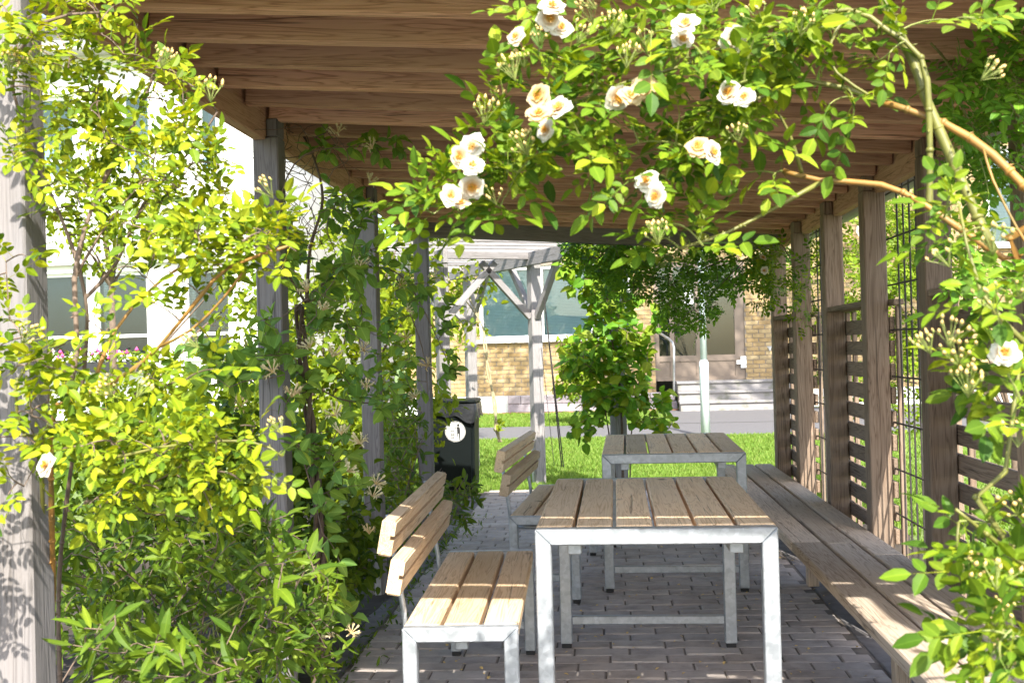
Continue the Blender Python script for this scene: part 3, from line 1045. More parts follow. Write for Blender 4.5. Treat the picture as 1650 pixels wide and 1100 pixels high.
st = thing('entrance_steps', (bx_(1085), 23, 0), 'stained concrete steps leading up to the bronze door', 'steps')
SO2 = np.array([bx_(1085), 23, 0])
sx0, sx1 = bx_(1086), bx_(1290)
for k in range(3):
    z0, z1 = -.02 + k * .187 + (.002 if k else 0), (k + 1) * .187
    yb = YB - .001 if k == 2 else 22.75 + (k + 1) * .34 + .1
    bar('step', (sx0, 22.75 + k * .34, z0), (sx1 + .002 * k, yb, z1 - .052), CONC, st, SO2, .006)
    bar('tread', (sx0 - .02, 22.71 + k * .34, z1 - .05), (sx1 + .01 + .002 * k, yb - .002, z1), CONC, st, SO2, .008)
hr = thing('handrail', (bx_(1090), 22.9, 0), 'bent steel tube handrail at the left of the steps', 'handrail')
q = MB()
hb = P(1085, 640, 22.9)
pts = [P(1086, 640, 22.9), P(1086, 560, 22.9), P(1084, 552, 22.93), P(1078, 546, 23.05), P(1056, 532, 23.9)]
q.tube([np.array(p) - np.array([bx_(1090), 22.9, 0]) for p in pts], .024, 8)
q.build('rail', STEEL, hr, smooth=True)

bw = thing('block_edging', (-.9, 23.7, 0), 'low wall of grey concrete blocks in front of the brick', 'wall')
x = bx_(820, 645)
for r in range(2):
    xx = x + (.0 if r == 0 else -.0)
    k = 0
    while xx < sx0 - .1:
        L = .52 if (k or r == 0) else .30
        L = min(L + random.uniform(-.04, .06), sx0 - xx)
        if L < .08: break
        put('block', cbox(round(L - .012, 2), .2, .172, BLOCK, .012), bw, (xx + L / 2 + .9, random.uniform(-.006, .006), .086 + r * .178 - .01), (0, 0, random.uniform(-.01, .01)))
        xx += L
        k += 1
edge = sheet('bark_bed', bx_(700, 650), sx0, 23.1, 23.58, -.004, simple('red_bark_mulch', (.30, .15, .085), .95, 0, .4, 30, .01), 30, 3, wob=.015)

# ------------------------------------------------------------------ white building at the left
YW = 21.8
wbd = thing('white_building', (-9, YW, 0), 'two storey white plastered building with large windows at the left', 'building')
WBO = np.array([-9, YW, 0])
def ux(px, py=500): return P(px, py, YW)[0]
def uz(py, px=200): return P(px, py, YW)[2]
X0, X1 = ux(-260), ux(432)
low = [(ux(20), ux(143)), (ux(152), ux(240)), (ux(296), ux(372)), (ux(-200), ux(-60))]
upp = [(ux(195, 240), ux(243, 240)), (ux(318, 240), ux(352, 240)), (ux(60, 240), ux(120, 240)), (ux(-160), ux(-60))]
lz0, lz1, hz0, hz1, ze = uz(578), uz(437), uz(282), uz(150), uz(88)
holes = [(a, b_, lz0, lz1) for a, b_ in low] + [(a, b_, hz0, hz1) for a, b_ in upp]
xs = sorted({X0, X1, *[v for h in holes for v in h[:2]]})
zs = sorted({-.1, ze, lz0, lz1, hz0, hz1})
core = MB()
for i in range(len(xs) - 1):
    for j in range(len(zs) - 1):
        cx, cz = (xs[i] + xs[i + 1]) / 2, (zs[j] + zs[j + 1]) / 2
        if any(a < cx < b_ and c < cz < d for a, b_, c, d in holes): continue
        core.box((xs[i] + 9, 0, zs[j]), (xs[i + 1] + 9, .3, zs[j + 1]))
core.build('wall', PLASTER, wbd)
bar('end_wall', (X1 - .3, YW + .302, -.1), (X1, YW + 9, ze - .002), PLASTER, wbd, WBO, 0)
bar('fascia', (X0, YW - .55, ze + .001), (X1 + .4, YW + 9.3, ze + .32), GREYTRIM, wbd, WBO, 0)
bar('floor_band', (X0, YW - .12, uz(425)), (X1 + .02, YW - .002, uz(388)), GREYTRIM, wbd, WBO, 0)
rf = MB()
rf.add([(X0 + 9, -.7, ze + .322), (X1 + 9.5, -.7, ze + .322), (X1 + 9.5, 9.5, ze + .322), (X0 + 9, 9.5, ze + .322), (X0 + 9, 4.4, ze + 2.2), (X1 + 9.5, 4.4, ze + 2.2)],
       [(0, 1, 5, 4), (2, 3, 4, 5), (1, 2, 5), (3, 0, 4), (3, 2, 1, 0)])
rf.build('roof', simple('dark_roof', (.10, .09, .09), .8, 0, .2, 3), wbd)
bar('base_course', (X0, YW - .03, -.1), (X1 + .01, YW - .002, .14), BARK, wbd, WBO, 0)
for a, b_ in low:
    window(wbd, WBO, a, b_, lz0, lz1, YW + .08, [], DBLIND, True, bar_at=uz(541))
for a, b_ in upp:
    window(wbd, WBO, a, b_, hz0, hz1, YW + .08, [], None, True, bar_at=uz(255), inner=CURTAIN)

# ------------------------------------------------------------------ plants: leaf templates
def leaflet(L=1.0, W=.5, fold=.12, curl=.12, st=(.28, .62), x0=0.0, ang=0.0, oy=0.0):
    """a pointed, folded leaf blade: 8 faces. returns verts, faces"""
    vs = [(0, 0, 0)]
    for k in st:
        w = W * .5 * math.sin(math.pi * min(1, k ** .8)) ** .75
        zc = -curl * k * k * L
        vs += [(k * L, w * L, zc + fold * w * L * 1.2), (k * L, 0, zc), (k * L, -w * L, zc + fold * w * L * 1.2)]
    vs.append((L, 0, -curl * L))
    n = len(st)
    fs = [(0, 2, 1), (0, 3, 2)]
    for i in range(n - 1):
        a, b_ = 1 + 3 * i, 4 + 3 * i
        fs += [(a, a + 1, b_ + 1, b_), (a + 1, a + 2, b_ + 2, b_ + 1)]
    a = 1 + 3 * (n - 1)
    tip = len(vs) - 1
    fs += [(a, a + 1, tip), (a + 1, a + 2, tip)]
    ca, sa = math.cos(ang), math.sin(ang)
    return [(x0 + x * ca - y * sa, oy + x * sa + y * ca, z) for x, y, z in vs], fs


def ribs(n): return [1.] + [0., 1., 0.] * n + [1.]


def compound(n, seed):
    r = random.Random(seed)
    m = MB()
    pairs = (n - 1) // 2
    ll = .40
    for k in range(pairs):
        x = .26 + k * .27
        for sgn in (1, -1):
            v, f = leaflet(ll * r.uniform(.85, 1.05) * (.8 + .12 * k), r.uniform(.5, .6), r.uniform(.1, .35), r.uniform(.05, .25), st=(.2, .5, .8), x0=x, ang=sgn * math.radians(r.uniform(48, 68)))
            dz = r.uniform(-.05, .05)
            rt = r.uniform(-.12, .12)
            v = [(a, b_ + .012 * sgn, c + dz * abs(b_) * 2 + rt * (b_ if sgn > 0 else -b_)) for a, b_, c in v]
            m.add(v, f)
    v, f = leaflet(.46, r.uniform(.5, .6), r.uniform(.1, .35), r.uniform(.05, .25), st=(.2, .5, .8), x0=.26 + pairs * .27 - .08)
    m.add(v, f)
    m.add([(0, .008, 0), (0, -.008, 0), (.26 + pairs * .27, 0, .0)], [(0, 1, 2)])
    return np.array(m.v), m.f, np.array(ribs(3) * n + [1., 1., 1.])


def single(W, fold, curl, st=(.25, .55, .8)):
    v, f = leaflet(1.0, W, fold, curl, st)
    return np.array(v), f, np.array(ribs(len(st)))


T_ROSE = [compound(7, 1), compound(5, 2), compound(7, 3), compound(5, 4), compound(5, 5), compound(7, 6), compound(5, 7), compound(7, 8), compound(5, 9)]
T_OVAL = [single(.62, .25, .15), single(.68, .12, .3), single(.58, .35, .05), single(.55, .5, .4), single(.7, .05, .5)]
T_NARROW = [single(.30, .25, .2), single(.26, .3, .05), single(.33, .15, .35), single(.28, .5, .5), single(.36, .1, -.2)]
T_BROAD = [single(.8, .2, .3), single(.85, .1, .4), single(.75, .3, .15)]


def frames(dirs, norms):
    x = dirs / (np.linalg.norm(dirs, axis=1, keepdims=True) + 1e-9)
    z = norms - x * (norms * x).sum(1, keepdims=True)
    z /= np.linalg.norm(z, axis=1, keepdims=True) + 1e-9
    y = np.cross(z, x)
    return x, y, z


def leaf_mesh_joined(name, templ, var, pos, x, y, z, s, mat):
    V, Lp, Ls, RB, base = [], [], [], [], 0
    for k, (tv, tf, tr_) in enumerate(templ):
        idx = np.where(var == k)[0]
        if len(idx) == 0: continue
        n, m = len(idx), len(tv)
        P3 = pos[idx][:, None, :] + s[idx][:, None, None] * (tv[None, :, 0:1] * x[idx][:, None, :] + tv[None, :, 1:2] * y[idx][:, None, :] + tv[None, :, 2:3] * z[idx][:, None, :])
        V.append(P3.reshape(-1, 3))
        RB.append(np.tile(tr_, n))
        loops = np.concatenate([np.array(f) for f in tf])
        sizes = np.array([len(f) for f in tf])
        offs = (np.arange(n) * m)[:, None] + base
        Lp.append((loops[None, :] + offs).reshape(-1))
        Ls.append(np.tile(sizes, n))
        base += n * m
    V = np.concatenate(V); Lp = np.concatenate(Lp); Ls = np.concatenate(Ls)
    me = bpy.data.meshes.new(name)
    me.vertices.add(len(V)); me.vertices.foreach_set('co', V.astype(np.float32).ravel())
    me.loops.add(len(Lp)); me.loops.foreach_set('vertex_index', Lp.astype(np.int32))
    me.polygons.add(len(Ls))
    start = np.concatenate([[0], np.cumsum(Ls)[:-1]])
    me.polygons.foreach_set('loop_start', start.astype(np.int32))
    me.polygons.foreach_set('loop_total', Ls.astype(np.int32))
    me.materials.append(mat)
    me.update(calc_edges=True)
    me.attributes.new('rib', 'FLOAT', 'POINT').data.foreach_set('value', np.concatenate(RB).astype(np.float32))
    return me


_lm = {}


def leaf_templ_mesh(templ, k, mat):
    key = (id(templ), k, mat.name)
    if key not in _lm:
        v, f, rb = templ[k]
        _lm[key] = mesh('leaf', v, f, mat)
        _lm[key].attributes.new('rib', 'FLOAT', 'POINT').data.foreach_set('value', rb.astype(np.float32))
    return _lm[key]


def emit_leaves(root, basep, templ, mat, pos, dirs, norms, size, cap=300, name='leaf', rest_name='foliage'):
    if len(pos) == 0: return
    pos, dirs, norms, size = map(np.asarray, (pos, dirs, norms, size))
    x, y, z = frames(dirs, norms)
    var = rng.integers(0, len(templ), len(pos))
    v = pos - np.array([0, 0, CAMH])
    zc = v @ CF
    px = 825 + FPX * (v @ CR) / np.maximum(zc, .05)
    py = 550 - FPX * (v @ CU) / np.maximum(zc, .05)
    vis = (zc > .1) & (px > -20) & (px < 1670) & (py > -20) & (py < 1120)
    score = np.where(vis, size / np.maximum(zc, .2), -1)
    order = np.argsort(-score)
    parts = order[:cap]
    parts = parts[score[parts] > 0]
    isp = np.zeros(len(pos), bool); isp[parts] = True
    for i in parts:
        o = bpy.data.objects.new(name, leaf_templ_mesh(templ, var[i], mat))
        COL.objects.link(o)
        o.parent = root
        a, b_, c, s = x[i], y[i], z[i], size[i]
        q = pos[i] - basep
        o.matrix_basis = Matrix(((a[0] * s, b_[0] * s, c[0] * s, q[0]), (a[1] * s, b_[1] * s, c[1] * s, q[1]), (a[2] * s, b_[2] * s, c[2] * s, q[2]), (0, 0, 0, 1)))
    r = np.where(~isp)[0]
    if len(r):
        me = leaf_mesh_joined(rest_name, templ, var[r], pos[r] - basep, x[r], y[r], z[r], size[r], mat)
        put(rest_name, me, root, kind='stuff')


def unit(v): return v / (np.linalg.norm(v) + 1e-9)


def resample(pts, step):
    pts = [np.asarray(p, float) for p in pts]
    # Catmull-Rom through the points
    out = []
    for i in range(len(pts) - 1):
        p0, p1, p2, p3 = pts[max(i - 1, 0)], pts[i], pts[i + 1], pts[min(i + 2, len(pts) - 1)]
        n = max(2, int(np.linalg.norm(p2 - p1) / step))
        for k in range(n):
            t = k / n
            out.append(.5 * ((2 * p1) + (-p0 + p2) * t + (2 * p0 - 5 * p1 + 4 * p2 - p3) * t * t + (-p0 + 3 * p1 - 3 * p2 + p3) * t ** 3))
    out.append(pts[-1])
    return out


def ell(px, py, rx, ry, y0, y1, n, fill=1.0):
    """n points in an upright egg-shaped volume seen at (px, py) between distances y0 and y1"""
    out = []
    while len(out) < n:
        a, b_, c = rng.uniform(-1, 1, 3)
        if a * a + b_ * b_ + c * c * .6 > 1: continue
        out.append(P(px + a * rx, py + b_ * ry, (y0 + y1) / 2 + c * (y1 - y0) / 2))
    return out


UP = np.array([0, 0, 1.])
SUNV = np.array(SUN)


def plant(name, base, label, cat, canes, targets, templ, lmat, lsize, spacing=.05, per=None, cap=300, twig_r=(.0018, .001), twigmat=None,
          sag=.15, bow=.12, group=None, face=.45, lift=.5, maxshoot=.35, leafstart=.25, cane_name='cane', arch=0.0, bare=0, tjit=.5, whorl=1):
    """grow side shoots from the canes to every target point and set leaves along them"""
    base = np.asarray(base, float)
    root = thing(name, base, label, cat, group)
    nodes, shoots = [], []
    for pts, r0, r1, mat in canes:
        q = resample(pts, .05)
        rr = [r0 + (r1 - r0) * i / (len(q) - 1) for i in range(len(q))]
        b = MB()
        b.tube([p - base for p in q], [r * (1 + .12 * math.sin(i * 1.7)) for i, r in enumerate(rr)], 7)
        if cane_name == 'cane' and r0 > .0035:
            for i in range(2, len(q) - 1):
                if rng.random() < .8:
                    dd = unit(np.cross(q[i + 1] - q[i], rng.normal(size=3)))
                    pp = q[i] + (q[i + 1] - q[i]) * rng.random()
                    b.tube([pp + dd * rr[i] * .7 - base, pp + dd * (rr[i] + .0055) - base + unit(q[i] - q[i + 1]) * .003], [.0028, .0003], 4)
                if rng.random() < .35:
                    b.tube([q[i] - unit(q[i + 1] - q[i]) * .004 - base, q[i] - base, q[i] + unit(q[i + 1] - q[i]) * .004 - base], [rr[i] * 1.0, rr[i] * 1.28, rr[i] * 1.0], 7)
        b.build(cane_name, mat, root, smooth=True)
        nodes += q
    NA = np.array(nodes)
    T = np.array(targets)
    if len(T):
        d0 = np.array([np.min(((NA - t) ** 2).sum(1)) for t in T])
        T = T[np.argsort(d0)]
    tw = MB()
    LP, LD, LN, LS = [], [], [], []
    buf = np.zeros((len(NA) + len(T) * 14 + 10, 3)); cnt = len(NA); buf[:cnt] = NA
    for ti, t in enumerate(T):
        A = buf[:cnt]
        dv = A - t
        dd = (dv ** 2).sum(1) + .3 * np.maximum(0, dv[:, 2]) ** 2 * (1 if arch == 0 else 0)
        n0 = A[np.argmin(dd)]
        vec = t - n0
        L = np.linalg.norm(vec)
        if L < .02: continue
        side = unit(np.cross(vec, rng.normal(size=3)))
        ctrl = n0 + vec * .5 + side * L * bow * rng.normal() + UP * L * (sag + arch * .5)
        m = int(min(12, max(4, L / .04)))
        ts = np.linspace(0, 1, m + 1)
        pts = [(1 - a) ** 2 * n0 + 2 * a * (1 - a) * ctrl + a * a * t for a in ts]
        tw.tube([p - base for p in pts], [twig_r[0] + (twig_r[1] - twig_r[0]) * a for a in ts], 4, 0, False)
        k = min(m, len(buf) - cnt)
        buf[cnt:cnt + k] = pts[1:1 + k]; cnt += k
        if ti < bare: continue
        # leaves on the outer stretch
        Lleaf = min(L, maxshoot)
        nl = max(2, int(Lleaf / spacing))
        ph = rng.uniform(0, 6.28)
        for j in range(nl + 1):
            a = 1 - (Lleaf / L) * (1 - leafstart) * (j / max(1, nl))
            i0 = min(m - 1, int(a * m))
            p = pts[i0] + (pts[i0 + 1] - pts[i0]) * (a * m - i0)
            tg = unit(pts[i0 + 1] - pts[i0])
            for w in range(whorl):
                ph += 2.4 if whorl == 1 else math.pi / whorl * 2
                e1 = unit(np.cross(tg, UP + .01)); e2 = np.cross(tg, e1)
                out = e1 * math.cos(ph) + e2 * math.sin(ph)
                if j == 0 and w == 0: dr = unit(tg + .3 * rng.normal(size=3))
                else: dr = unit(out * .8 + tg * .55 + UP * (lift - .35) + rng.normal(size=3) * .22)
                nr = unit(UP * .75 + SUNV * face - np.array([0, 1, 0]) * face * .4 + rng.normal(size=3) * tjit)
                LP.append(p); LD.append(dr); LN.append(nr)
                LS.append(lsize * rng.uniform(.62, 1.15))
            ph += 1.5 if whorl > 1 else 0
    if tw.v: tw.build('twigs', twigmat or STEMG, root, kind='stuff')
    emit_leaves(root, base, templ, lmat, LP, LD, LN, LS, cap)
    return root


# ------------------------------------------------------------------ flowers and buds
def rose_flower(seed):
    r = random.Random(seed)
    m = MB()
    for ring_, n, R, cup in ((0, 5, .027, .18), (1, 5, .0225, .38), (2, 4, .0145, .7)):
        for k in range(n):
            a0 = 2 * math.pi * (k + ring_ * .4) / n + r.uniform(-.15, .15)
            wv = [r.uniform(-.12, .12) for _ in range(4)]
            Rr = R * r.uniform(.88, 1.1)
            vs, fs = [], []
            nu, nv = 4, 4
            for i in range(nu + 1):
                u = i / nu
                for j in range(nv + 1):
                    v = j / nv * 2 - 1
                    half = (.62 * math.pi / n * 1.75) * (u ** .55)
                    rr = Rr * u * (1 - .16 * v * v * u + .07 * math.cos(v * 5 + wv[1] * 20) * u)
                    a = a0 + half * v / max(u, .35)
                    if u == 0: rr = .0015
                    z = cup * Rr * (u ** 1.6) * .75 - .22 * Rr * max(0, u - .7) * 4 * (1 + wv[0] * 4) * (.35) + .06 * Rr * math.sin(v * 4 + wv[2] * 20) * u + ring_ * .0012
                    vs.append((rr * math.cos(a), rr * math.sin(a), z))
            for i in range(nu):
                for j in range(nv):
                    q = i * (nv + 1) + j
                    fs.append((q, q + 1, q + nv + 2, q + nv + 1))
            m.add(vs, fs)
    me = m.mesh('flower', PETAL, True)
    c = MB()
    for k in range(26):
        a, rr = r.uniform(0, 6.28), .0062 * math.sqrt(r.random())
        p = np.array([rr * math.cos(a), rr * math.sin(a), .004])
        q = p * np.array([1.5, 1.5, 1]) + np.array([0, 0, r.uniform(.005, .008)])
        c.tube([p, q], [.0004, .0009], 4)
    return me, c.mesh('flower_centre', STAMEN)


ROSES = [rose_flower(s_) for s_ in (3, 8, 15)]


def octa(m, c, r, mi=0, sx=1.0):
    c = np.asarray(c)
    vs = [c + np.array(v) * r for v in ((1, 0, 0), (.5, .87, 0), (-.5, .87, 0), (-1, 0, 0), (-.5, -.87, 0), (.5, -.87, 0))]
    m.add([c + np.array((0, 0, -r * .9))] + vs + [c + np.array((0, 0, r * 1.7))],
          [(0, 2, 1), (0, 3, 2), (0, 4, 3), (0, 5, 4), (0, 6, 5), (0, 1, 6)] + [(7, 1, 2), (7, 2, 3), (7, 3, 4), (7, 4, 5), (7, 5, 6), (7, 6, 1)], mi)


def bud_cluster(seed, n):
    r = random.Random(seed)
    m = MB()
    for k in range(n):
        a = 2.4 * k
        rad = .030 * math.sqrt((k + .5) / n)
        tip = np.array([rad * math.cos(a), rad * math.sin(a), .045 + r.uniform(-.012, .008) - rad * .25])
        m.tube([(0, 0, 0), tip * .5 + np.array([0, 0, .002]), tip], [.0011, .0009, .0009], 4, 0, False)
        octa(m, tip, .0034, 0)
        octa(m, tip + np.array([0, 0, .0045]), r.uniform(.003, .0048), 1)
    return m.mesh('bud_cluster', [CALYX, BUDM], True)


BUDS = [bud_cluster(2, 9), bud_cluster(5, 13), bud_cluster(9, 6)]


def honey_flower(seed):
    r = random.Random(seed)
    m = MB()
    n = 9
    for k in range(n):
        a = 2 * math.pi * k / n + r.uniform(-.2, .2)
        el = r.uniform(.1, .9)
        L = r.uniform(.034, .046)
        d = np.array([math.cos(a) * math.cos(el), math.sin(a) * math.cos(el), math.sin(el)])
        pts = [d * L * t + np.array([0, 0, .010 * math.sin(t * 2.4)]) for t in (0, .35, .62)]
        m.tube(pts, [.0015, .0022, .003], 5, 0, False)
        e = pts[-1]
        s1 = unit(np.cross(d, UP))
        for sg, up_ in ((1, .6), (-1, -.9)):
            w = .0048 if sg == 1 else .0026
            c1 = e + d * L * .18 + UP * up_ * .006
            c2 = e + d * L * .26 + UP * up_ * .015
            m.add([e + s1 * .0018, e - s1 * .0018, c1 - s1 * w, c1 + s1 * w, c2 - s1 * w * .6, c2 + s1 * w * .6], [(0, 1, 2, 3), (3, 2, 4, 5)])
        for q in range(3):
            e2 = e + d * L * r.uniform(.35, .5) + r.uniform(-.008, .008) * s1 + UP * r.uniform(-.004, .008)
            m.tube([e, e2], [.0004, .0005], 3, 0, False)
    return m.mesh('flower', HONEYP, True)


HONEYS = [honey_flower(s_) for s_ in (1, 4, 6)]


def aim(o, d, spin=0.0, scale=1.0):
    q = Vector(d).to_track_quat('Z', 'Y') @ Matrix.Rotation(spin, 4, 'Z').to_quaternion()
    o.rotation_mode = 'QUATERNION'
    o.rotation_quaternion = q
    o.scale = (scale,) * 3


def add_roses(root, base, lst, Y, sc_=1.0):
    for k, (px, py, s_) in enumerate(lst):
        p = P(px, py, Y + rng.uniform(-.05, .05)) - base
        m1, m2 = ROSES[k % 3]
        o = put('flower', m1, root, p)
        d = unit(np.array([rng.normal() * .55, -1.0, .25 + rng.normal() * .5]))
        aim(o, d, rng.uniform(0, 6), s_ * sc_)
        put('flower_centre', m2, o)


def add_buds(root, base, lst, Y):
    for k, (px, py) in enumerate(lst):
        p = P(px, py, Y + rng.uniform(-.06, .06)) - base
        o = put('bud_cluster', BUDS[k % 3], root, p)
        aim(o, unit(np.array([rng.normal() * .4, -.5 + rng.normal() * .3, .9])), rng.uniform(0, 6), rng.uniform(.55, .85))


def PP(lst, Y): return [P(x, y_, Y if not isinstance(Y, (list, tuple)) else Y[i]) for i, (x, y_) in enumerate(lst)]


# rose arching across the roof opening
bA = np.array([1.55, 1.55, 0.])
YA = 1.85
canesA = [
    ([bA, bA + [0, .05, .9], bA + [-.05, .15, 1.6], P(1720, 330, 1.75), P(1640, 415, 1.78), P(1590, 398, 1.8), P(1490, 330, 1.82), P(1420, 298, 1.85), P(1320, 290, 1.88), P(1262, 276, 1.9)], .011, .0045, CANEO),
    ([P(1322, 294, 1.88), P(1230, 345, 1.88), P(1160, 380, 1.87), P(1095, 400, 1.86)], .0042, .0025, CANEG),
    ([P(1600, 405, 1.8), P(1575, 350, 1.8), P(1541, 273, 1.82), P(1486, 145, 1.84), P(1473, 101, 1.85), P(1421, 0, 1.87), P(1400, -60, 1.9)], .0085, .0075, CANEG),
    ([P(1690, 330, 1.74), P(1650, 300, 1.76), P(1600, 250, 1.79), P(1520, 198, 1.83), P(1415, 163, 1.87)], .008, .0055, CANEO),
    ([P(1497, 332, 1.83), P(1498, 300, 1.83), P(1497, 177, 1.82), P(1484, 93, 1.82), P(1429, 49, 1.83), P(1369, 16, 1.85), P(1250, 40, 1.88), P(1120, 100, 1.9), P(960, 150, 1.92), P(850, 215, 1.92), P(775, 300, 1.9)], .0058, .002, CANEG),
    ([P(1415, 163, 1.87), P(1300, 130, 1.9), P(1180, 180, 1.9), P(1060, 230, 1.92)], .005, .002, CANEG),
    ([P(1292, 279, 1.89), P(1272, 215, 1.88), P(1255, 185, 1.87)], .0035, .002, CANEG),
    ([P(1371, 16, 1.85), P(1330, 90, 1.84), P(1378, 140, 1.83), P(1412, 158, 1.83)], .003, .002, CANEG),
]
tA = (ell(1060, 120, 180, 100, 1.72, 2.0, 31) + ell(880, 170, 90, 110, 1.75, 2.0, 21) + ell(800, 290, 95, 60, 1.75, 1.98, 18) + ell(1170, 50, 190, 60, 1.7, 2.0, 21) +
      ell(1010, 250, 130, 60, 1.75, 2.0, 16) + ell(1230, 130, 70, 90, 1.75, 1.98, 12) + ell(1330, 60, 70, 60, 1.75, 1.95, 9) + ell(1105, 375, 60, 50, 1.8, 1.92, 10) +
      ell(690, 335, 35, 25, 1.85, 1.95, 3) + ell(1140, 200, 80, 70, 1.8, 1.98, 9) + ell(860, 40, 40, 60, 1.8, 1.95, 6) + ell(1240, 280, 40, 20, 1.86, 1.92, 3) +
      ell(1370, 170, 40, 40, 1.8, 1.9, 4) + ell(1440, 90, 60, 50, 1.8, 1.9, 4) + ell(740, 330, 50, 40, 1.82, 1.95, 6) + ell(1560, 40, 60, 40, 1.78, 1.9, 4))
rA = plant('climbing_rose', bA, 'climbing rose with cream blossoms arching across the pergola roof opening', 'rose', canesA, tA, T_ROSE, L_ROSE, .086, .04, cap=300, twigmat=STEMG, maxshoot=.16, tjit=.45)
add_roses(rA, bA, [(890, 12, 1), (885, 30, .9), (903, 45, .9), (832, 60, .8), (1105, 40, 1.05), (1100, 65, .9), (1180, 65, 1.1), (868, 155, .95), (900, 175, 1.05), (868, 185, .95), (880, 210, .85),
                   (995, 157, 1.05), (1015, 155, .9), (1040, 142, 1.05), (1175, 150, .95), (1200, 157, .8), (762, 237, 1), (742, 252, .8), (762, 268, .9), (760, 300, 1), (727, 315, .8), (742, 328, .7),
                   (1125, 238, .95), (1147, 245, .9), (1042, 293, .95), (1058, 317, .95)], 1.72, .80)
add_buds(rA, bA, [(845, 110), (870, 75), (930, 70), (955, 40), (985, 60), (1040, 75), (1010, 110), (1085, 110), (795, 170), (780, 200), (850, 250), (800, 330), (1190, 230), (1060, 395), (1230, 40), (1290, 60), (1580, 130), (1150, 20), (960, 15), (830, 130)], 1.76)

# rose along the right edge of the view
bB = np.array([1.30, 1.40, 0.])
cB = [
    ([bB, bB + [-.1, .0, .5], P(1640, 900, 1.55), P(1620, 760, 1.56), P(1640, 600, 1.58), P(1600, 500, 1.6)], .009, .003, CANEG),
    ([bB + [-.1, 0, .4], P(1660, 1050, 1.5), P(1590, 980, 1.52), P(1545, 900, 1.55), P(1545, 840, 1.56)], .005, .002, CANEG),
    ([P(1640, 900, 1.55), P(1590, 860, 1.52), P(1540, 820, 1.5)], .004, .002, CANEG),
    ([P(1660, 560, 1.6), P(1580, 470, 1.62), P(1545, 330, 1.65)], .004, .002, CANEG),
    ([P(1680, 430, 1.7), P(1640, 370, 1.7), P(1600, 290, 1.72), P(1585, 240, 1.74)], .0025, .0015, CANEO),
]
tB = (ell(1600, 880, 75, 90, 1.45, 1.65, 14) + ell(1605, 1020, 85, 80, 1.42, 1.62, 14) + ell(1550, 960, 40, 70, 1.48, 1.6, 6) + ell(1612, 560, 45, 90, 1.5, 1.72, 8) + ell(1632, 660, 30, 50, 1.5, 1.65, 4) +
      ell(1595, 470, 50, 40, 1.55, 1.72, 4) + ell(1545, 340, 50, 60, 1.6, 1.75, 8) + ell(1560, 830, 30, 40, 1.5, 1.58, 3) + ell(1575, 620, 25, 40, 1.55, 1.7, 2))
rB = plant('climbing_rose', bB, 'bushy sunlit rose with budding stems along the right edge of the view', 'rose', cB, tB, T_ROSE, L_ROSE, .086, .036, cap=300, twigmat=STEMG, maxshoot=.13, tjit=.45)
add_roses(rB, bB, [(1620, 570, .9)], 1.5, .85)
add_buds(rB, bB, [(1530, 560), (1545, 590), (1600, 500), (1640, 480), (1590, 920), (1605, 950), (1560, 945), (1620, 1000), (1595, 1060), (1620, 1090), (1560, 640), (1530, 430), (1600, 410), (1500, 570), (1640, 720), (1640, 830)], 1.5)

# rose round the left front post
bC = np.array([-1.27, 2.5, 0.])
cC = [
    ([bC, bC + [.0, .0, .6], bC + [.06, -.1, .8], P(83, 690, 2.15), P(105, 649, 2.1), P(148, 633, 2.1), P(204, 602, 2.1), P(256, 559, 2.08), P(324, 476, 2.06), P(370, 430, 2.05), P(470, 395, 2.04)], .009, .003, CANEO),
    ([P(105, 649, 2.1), P(125, 560, 2.12), P(120, 450, 2.15), P(150, 330, 2.2), P(215, 200, 2.25), P(260, 90, 2.3)], .006, .003, TWIG),
    ([bC + [0, .05, .4], bC + [.0, .05, .8], P(135, 600, 2.3), P(138, 480, 2.2), P(110, 380, 2.22), P(60, 260, 2.2), P(20, 140, 2.15), P(60, 40, 2.1), P(160, 20, 2.1)], .006, .003, TWIG),
    ([P(138, 480, 2.2), P(190, 420, 2.25), P(230, 330, 2.3), P(310, 240, 2.3), P(350, 180, 2.3)], .004, .002, TWIG),
    ([P(148, 633, 2.1), P(180, 540, 2.12), P(250, 460, 2.15), P(340, 400, 2.1)], .004, .002, CANEO),
    ([P(256, 559, 2.08), P(310, 530, 2.06), P(360, 480, 2.05), P(390, 440, 2.04)], .003, .002, CANEO),
    ([bC + [0, 0, .7], P(70, 700, 2.2), P(150, 740, 2.0), P(260, 720, 1.98), P(400, 710, 1.98), P(455, 735, 1.98)], .006, .002, CANEG),
    ([P(83, 690, 2.15), P(40, 700, 2.0), P(25, 620, 1.95), P(60, 570, 1.98)], .004, .002, CANEG),
    ([P(120, 450, 2.15), P(160, 380, 2.2), P(230, 290, 2.2)], .003, .002, TWIG),
]
